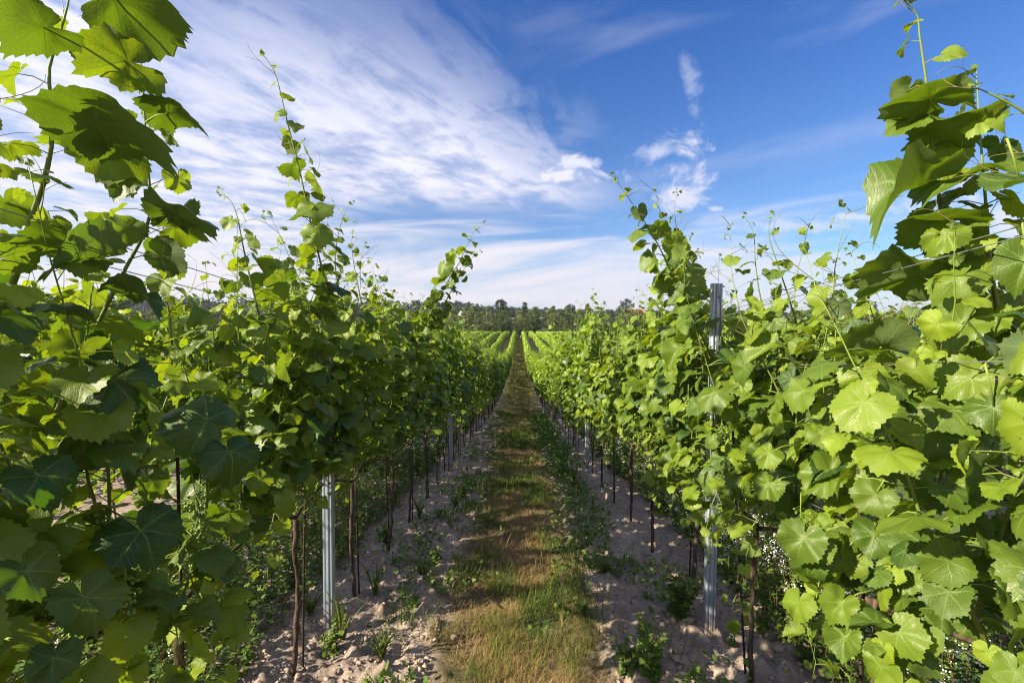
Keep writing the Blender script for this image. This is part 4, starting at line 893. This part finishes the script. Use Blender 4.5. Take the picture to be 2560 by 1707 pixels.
def make_tree(name, rng, H, R_, z0, shape, mleaf, mbark, ncl=70, per=26, cs=.75, card=.20, r0=.13):
    root = empty(name, (0, 0, 0)); mb = MB(); s = np.linspace(0, 1, 8); P = np.stack([rng.normal(0, .06, 8).cumsum(), rng.normal(0, .06, 8).cumsum(), s * H * .93 - .3], -1); tube(mb, P, r0 * (1 - .85 * s), 6)
    for k in range(12):
        t_ = rng.uniform(.3, .9); b = P[int(t_ * 7)]; a = rng.uniform(0, 6.283); L = R_ * .75 * (1.2 - t_); tube(mb, [b, b + np.array([math.cos(a) * L * .5, math.sin(a) * L * .5, L * .35]), b + np.array([math.cos(a) * L, math.sin(a) * L, L * .8])], [.045, .03, .012], 4)
    mb.obj('trunk', mbark, root); P, Nn = crown_points(rng, H, R_, z0, shape, ncl, per, cs); mc = MB(); n = len(P)
    leaves(mc, T3, P, rng.normal(0, 1, (n, 3)), Nn + rng.normal(0, .4, (n, 3)), card * rng.uniform(.6, 1.3, n), rng.random(n), rng)
    mc.obj('crown', mleaf, root); return root
tr_ = np.random.default_rng(61)
KIND = [('birch_tree', 9.0, 2.0, 2.2, 'oval', M_T1, M_TB, 'pale olive birch with a light stem in the wood behind the vineyard'), ('birch_tree', 7.8, 1.6, 1.8, 'oval', M_T1, M_TB, 'slim yellowish birch in the wood behind the vineyard'),
        ('alder_tree', 8.6, 2.3, 1.2, 'round', M_T2, M_TD, 'dark green broadleaf tree in the wood behind the vineyard'), ('alder_tree', 6.8, 2.0, .8, 'round', M_T2, M_TD, 'low dark rounded tree in the wood behind the vineyard'),
        ('spruce_tree', 10.6, 1.9, .9, 'cone', M_T3, M_TD, 'pointed dark spruce rising above the wood behind the vineyard')]
PR = [(k, make_tree(k[0], tr_, *k[1:7])) for k in KIND] + [(k, make_tree(k[0], tr_, *k[1:7])) for k in KIND[:3]]
TS = []
for x in np.arange(-165, 166, 3.0):
    TS.append((x + tr_.normal(0, 1), 138 + tr_.uniform(-2, 3), 0)); 
for x in np.arange(-170, 171, 3.2):
    TS.append((x + tr_.normal(0, 1.2), 146 + tr_.uniform(-3, 3), 1)); 
for x in np.arange(-176, 177, 4.2): TS.append((x + tr_.normal(0, 1.5), 155 + tr_.uniform(-4, 4), 2))
fp = set()
for (x, y, lay) in TS:
    p_ = [[.40, .22, .14, .12, 0, .06, .03, .03], [.25, .12, .30, .05, .06, .12, .05, .05], [.15, .05, .30, 0, .25, .15, 0, .10]][lay]; p_ = np.array(p_) / sum(p_)
    k = int(tr_.choice(8, p=p_)); kd, pr = PR[k]; o_ = pr if k not in fp else copy_tree(pr); fp.add(k)
    s_ = tr_.uniform(.88, 1.12) * (1 + .06 * (lay == 2)) * (0.93 if x > 20 else 1.0); o_.location = (x, y, float(gz(y)) - .1); o_.scale = (s_ * tr_.uniform(.9, 1.2), s_, s_); o_.rotation_euler = (0, 0, tr_.uniform(0, 6.28)); tag(o_, kd[7], 'tree', 'trees of the wood beyond the vines')
for (px, py, d, R_, lab) in ((1436, 688, 300, 6.0, 'big round tree standing alone on the skyline beside the red roofed house'), (1150, 690, 290, 5.5, 'broad dark tree topping the wood just left of the path end'), (1310, 700, 290, 4.5, 'dark tree showing above the wood right of the path end')):
    X_ = at(px, py, d); g0 = float(gz(d, X_[0])); rt = make_tree('oak_tree', tr_, X_[2] - g0, R_, (X_[2] - g0) * .15, 'round', M_T4, M_TD, 110, 26, 1.3, .45, .4); rt.location = (X_[0], d, g0); tag(rt, lab, 'tree')
# wood on the ridge
mb = MB(); mk = MB()
for k in range(1300):
    x = tr_.uniform(-620, 620); y = 400 + tr_.uniform(0, 160); H = np.interp(x, [-600, -60, -20, 60, 600], [14, 14, 9.5, 8.0, 9.5]) * tr_.uniform(.8, 1.12); g0 = float(gz(y, x)); R_ = H * .38
    P, Nn = crown_points(tr_, H, R_, H * .1, 'round' if tr_.random() < .7 else 'cone', 20, 12, 1.9); n = len(P); leaves(mb, T3, P + [x, y, g0], tr_.normal(0, 1, (n, 3)), Nn, tr_.uniform(.5, 1.1, n), np.clip(tr_.normal(tr_.uniform(.2, .8), .2, n), 0, 1), tr_)
tag(mb.obj('ridge_wood', M_T4), 'dark bluish wood along the distant ridge', 'wood', None, 'stuff')
# low scrub in front of the wood
mb = MB(); 
for k in range(260):
    x = tr_.uniform(-160, 160); y = 134 + tr_.uniform(0, 8); P, Nn = crown_points(tr_, tr_.uniform(1.5, 3), 1.4, .2, 'round', 10, 10, .6); n = len(P); leaves(mb, T3, P + [x, y, float(gz(y))], tr_.normal(0, 1, (n, 3)), Nn, tr_.uniform(.15, .3, n), tr_.random(n), tr_)
tag(mb.obj('undergrowth', M_T2), 'dark undergrowth along the foot of the wood', 'undergrowth', None, 'stuff')
# brownish shrubs in the field on the right
M_T5 = treemat('dry_shrub_foliage', rgb(.12, .10, .045), rgb(.25, .20, .10), rgb(.12, .10, .03))
for (x, y, h, lab) in ((41, 58, 5.6, 'tall olive brown bush at the right behind the near leaves'), (46, 60, 5.0, 'second olive brown bush farther right behind the leaves'), (36.5, 62, 4.4, 'low brownish bush left of the taller ones on the right')):
    rt = make_tree('shrub', tr_, h, 2.4, .3, 'round', M_T5, M_TD, 80, 24, .6, .14, .08); rt.location = (x, y, float(gz(y))); tag(rt, lab, 'bush')
# houses
M_WALL = simple('white_render', (.72, .70, .66), .8, .2, 0, .06, 2); M_ROOF = simple('red_roof_tile', (.42, .10, .06), .7, .2, 0, .25, 3); M_ROOFG = simple('slate_roof_tile', (.12, .11, .12), .7, .2, 0, .25, 3); M_GLASS = simple('window_glass', (.04, .05, .07), .1, .5, 0, .1)
def house(x, y, z, L, W, hw, hr, mroof, lab, rz=0):
    root = empty('house', (x, y, z), rz); m_ = MB(); V = np.array([[sx * L / 2, sy * W / 2, zz_] for zz_ in (0, hw) for sx, sy in ((-1, -1), (1, -1), (1, 1), (-1, 1))] + [[-L / 2, 0, hw + hr], [L / 2, 0, hw + hr]])
    m_.add(V, [np.array([[0, 1, 5, 4], [2, 3, 7, 6], [0, 3, 2, 1]]), np.array([[1, 2, 6, 9, 5], [3, 0, 4, 8, 7]])]); m_.obj('wall', M_WALL, root, False)
    r_ = MB(); e = .5
    for s_ in (-1, 1):
        a = np.array([[-L / 2 - e, s_ * (W / 2 + e), hw - e * hr / (W / 2)], [L / 2 + e, s_ * (W / 2 + e), hw - e * hr / (W / 2)], [L / 2 + e, 0, hw + hr], [-L / 2 - e, 0, hw + hr]]); V = np.concatenate([a + [0, 0, .06], a + [0, 0, .28]])
        r_.add(V, [np.array([[0, 3, 2, 1], [4, 5, 6, 7], [0, 1, 5, 4], [1, 2, 6, 5], [3, 0, 4, 7]])])
    ro = r_.obj('roof', mroof, root, False); c_ = MB(); box(c_, (L * .2, W * .12, hw + hr + .3), (.7, .7, 1.8)); c_.obj('chimney', M_ROOF, ro, False)
    for k in range(3):
        for zc in ([hw * .5] if hw < 4 else [hw * .28, hw * .72]):
            w_ = MB(); cx = (k - 1) * L * .28; box(w_, (cx, -W / 2 - .03, zc), (1.1, .10, 1.3)); f_ = w_.obj('window', M_WALL, root, False); g_ = MB(); box(g_, (cx, -W / 2 - .085, zc), (.9, .03, 1.1)); g_.obj('pane', M_GLASS, f_, False)
    tag(root, lab, 'house')
hx = at(1462, 714, 380); house(hx[0], 380, hx[2] - 5.6, 11, 8, 3.0, 3.2, M_ROOF, 'white house with a red tiled roof among trees on the right skyline', R(-20))
hx = at(1066, 712, 330); house(hx[0], 330, hx[2] - 7.6, 8, 7, 4.2, 3.0, M_ROOFG, 'white gabled house half hidden behind the wood on the left', R(60))

# ------------------------------------------------------------------ air
m_, t, o = mat('thin_haze'); pv = t.new('ShaderNodeVolumePrincipled'); pv.inputs['Color'].default_value = rgb(.80, .86, 1.0); pv.inputs['Density'].default_value = .00016; pv.inputs['Anisotropy'].default_value = .3
t.l.new(pv.outputs[0], o.inputs['Volume']); mb = MB(); box(mb, (0, 2010, 30), (5200, 4300, 90)); hz = mb.obj('haze', m_, None, False); tag(hz, 'thin bluish haze lying over the distant ridge', 'haze', None, 'stuff')
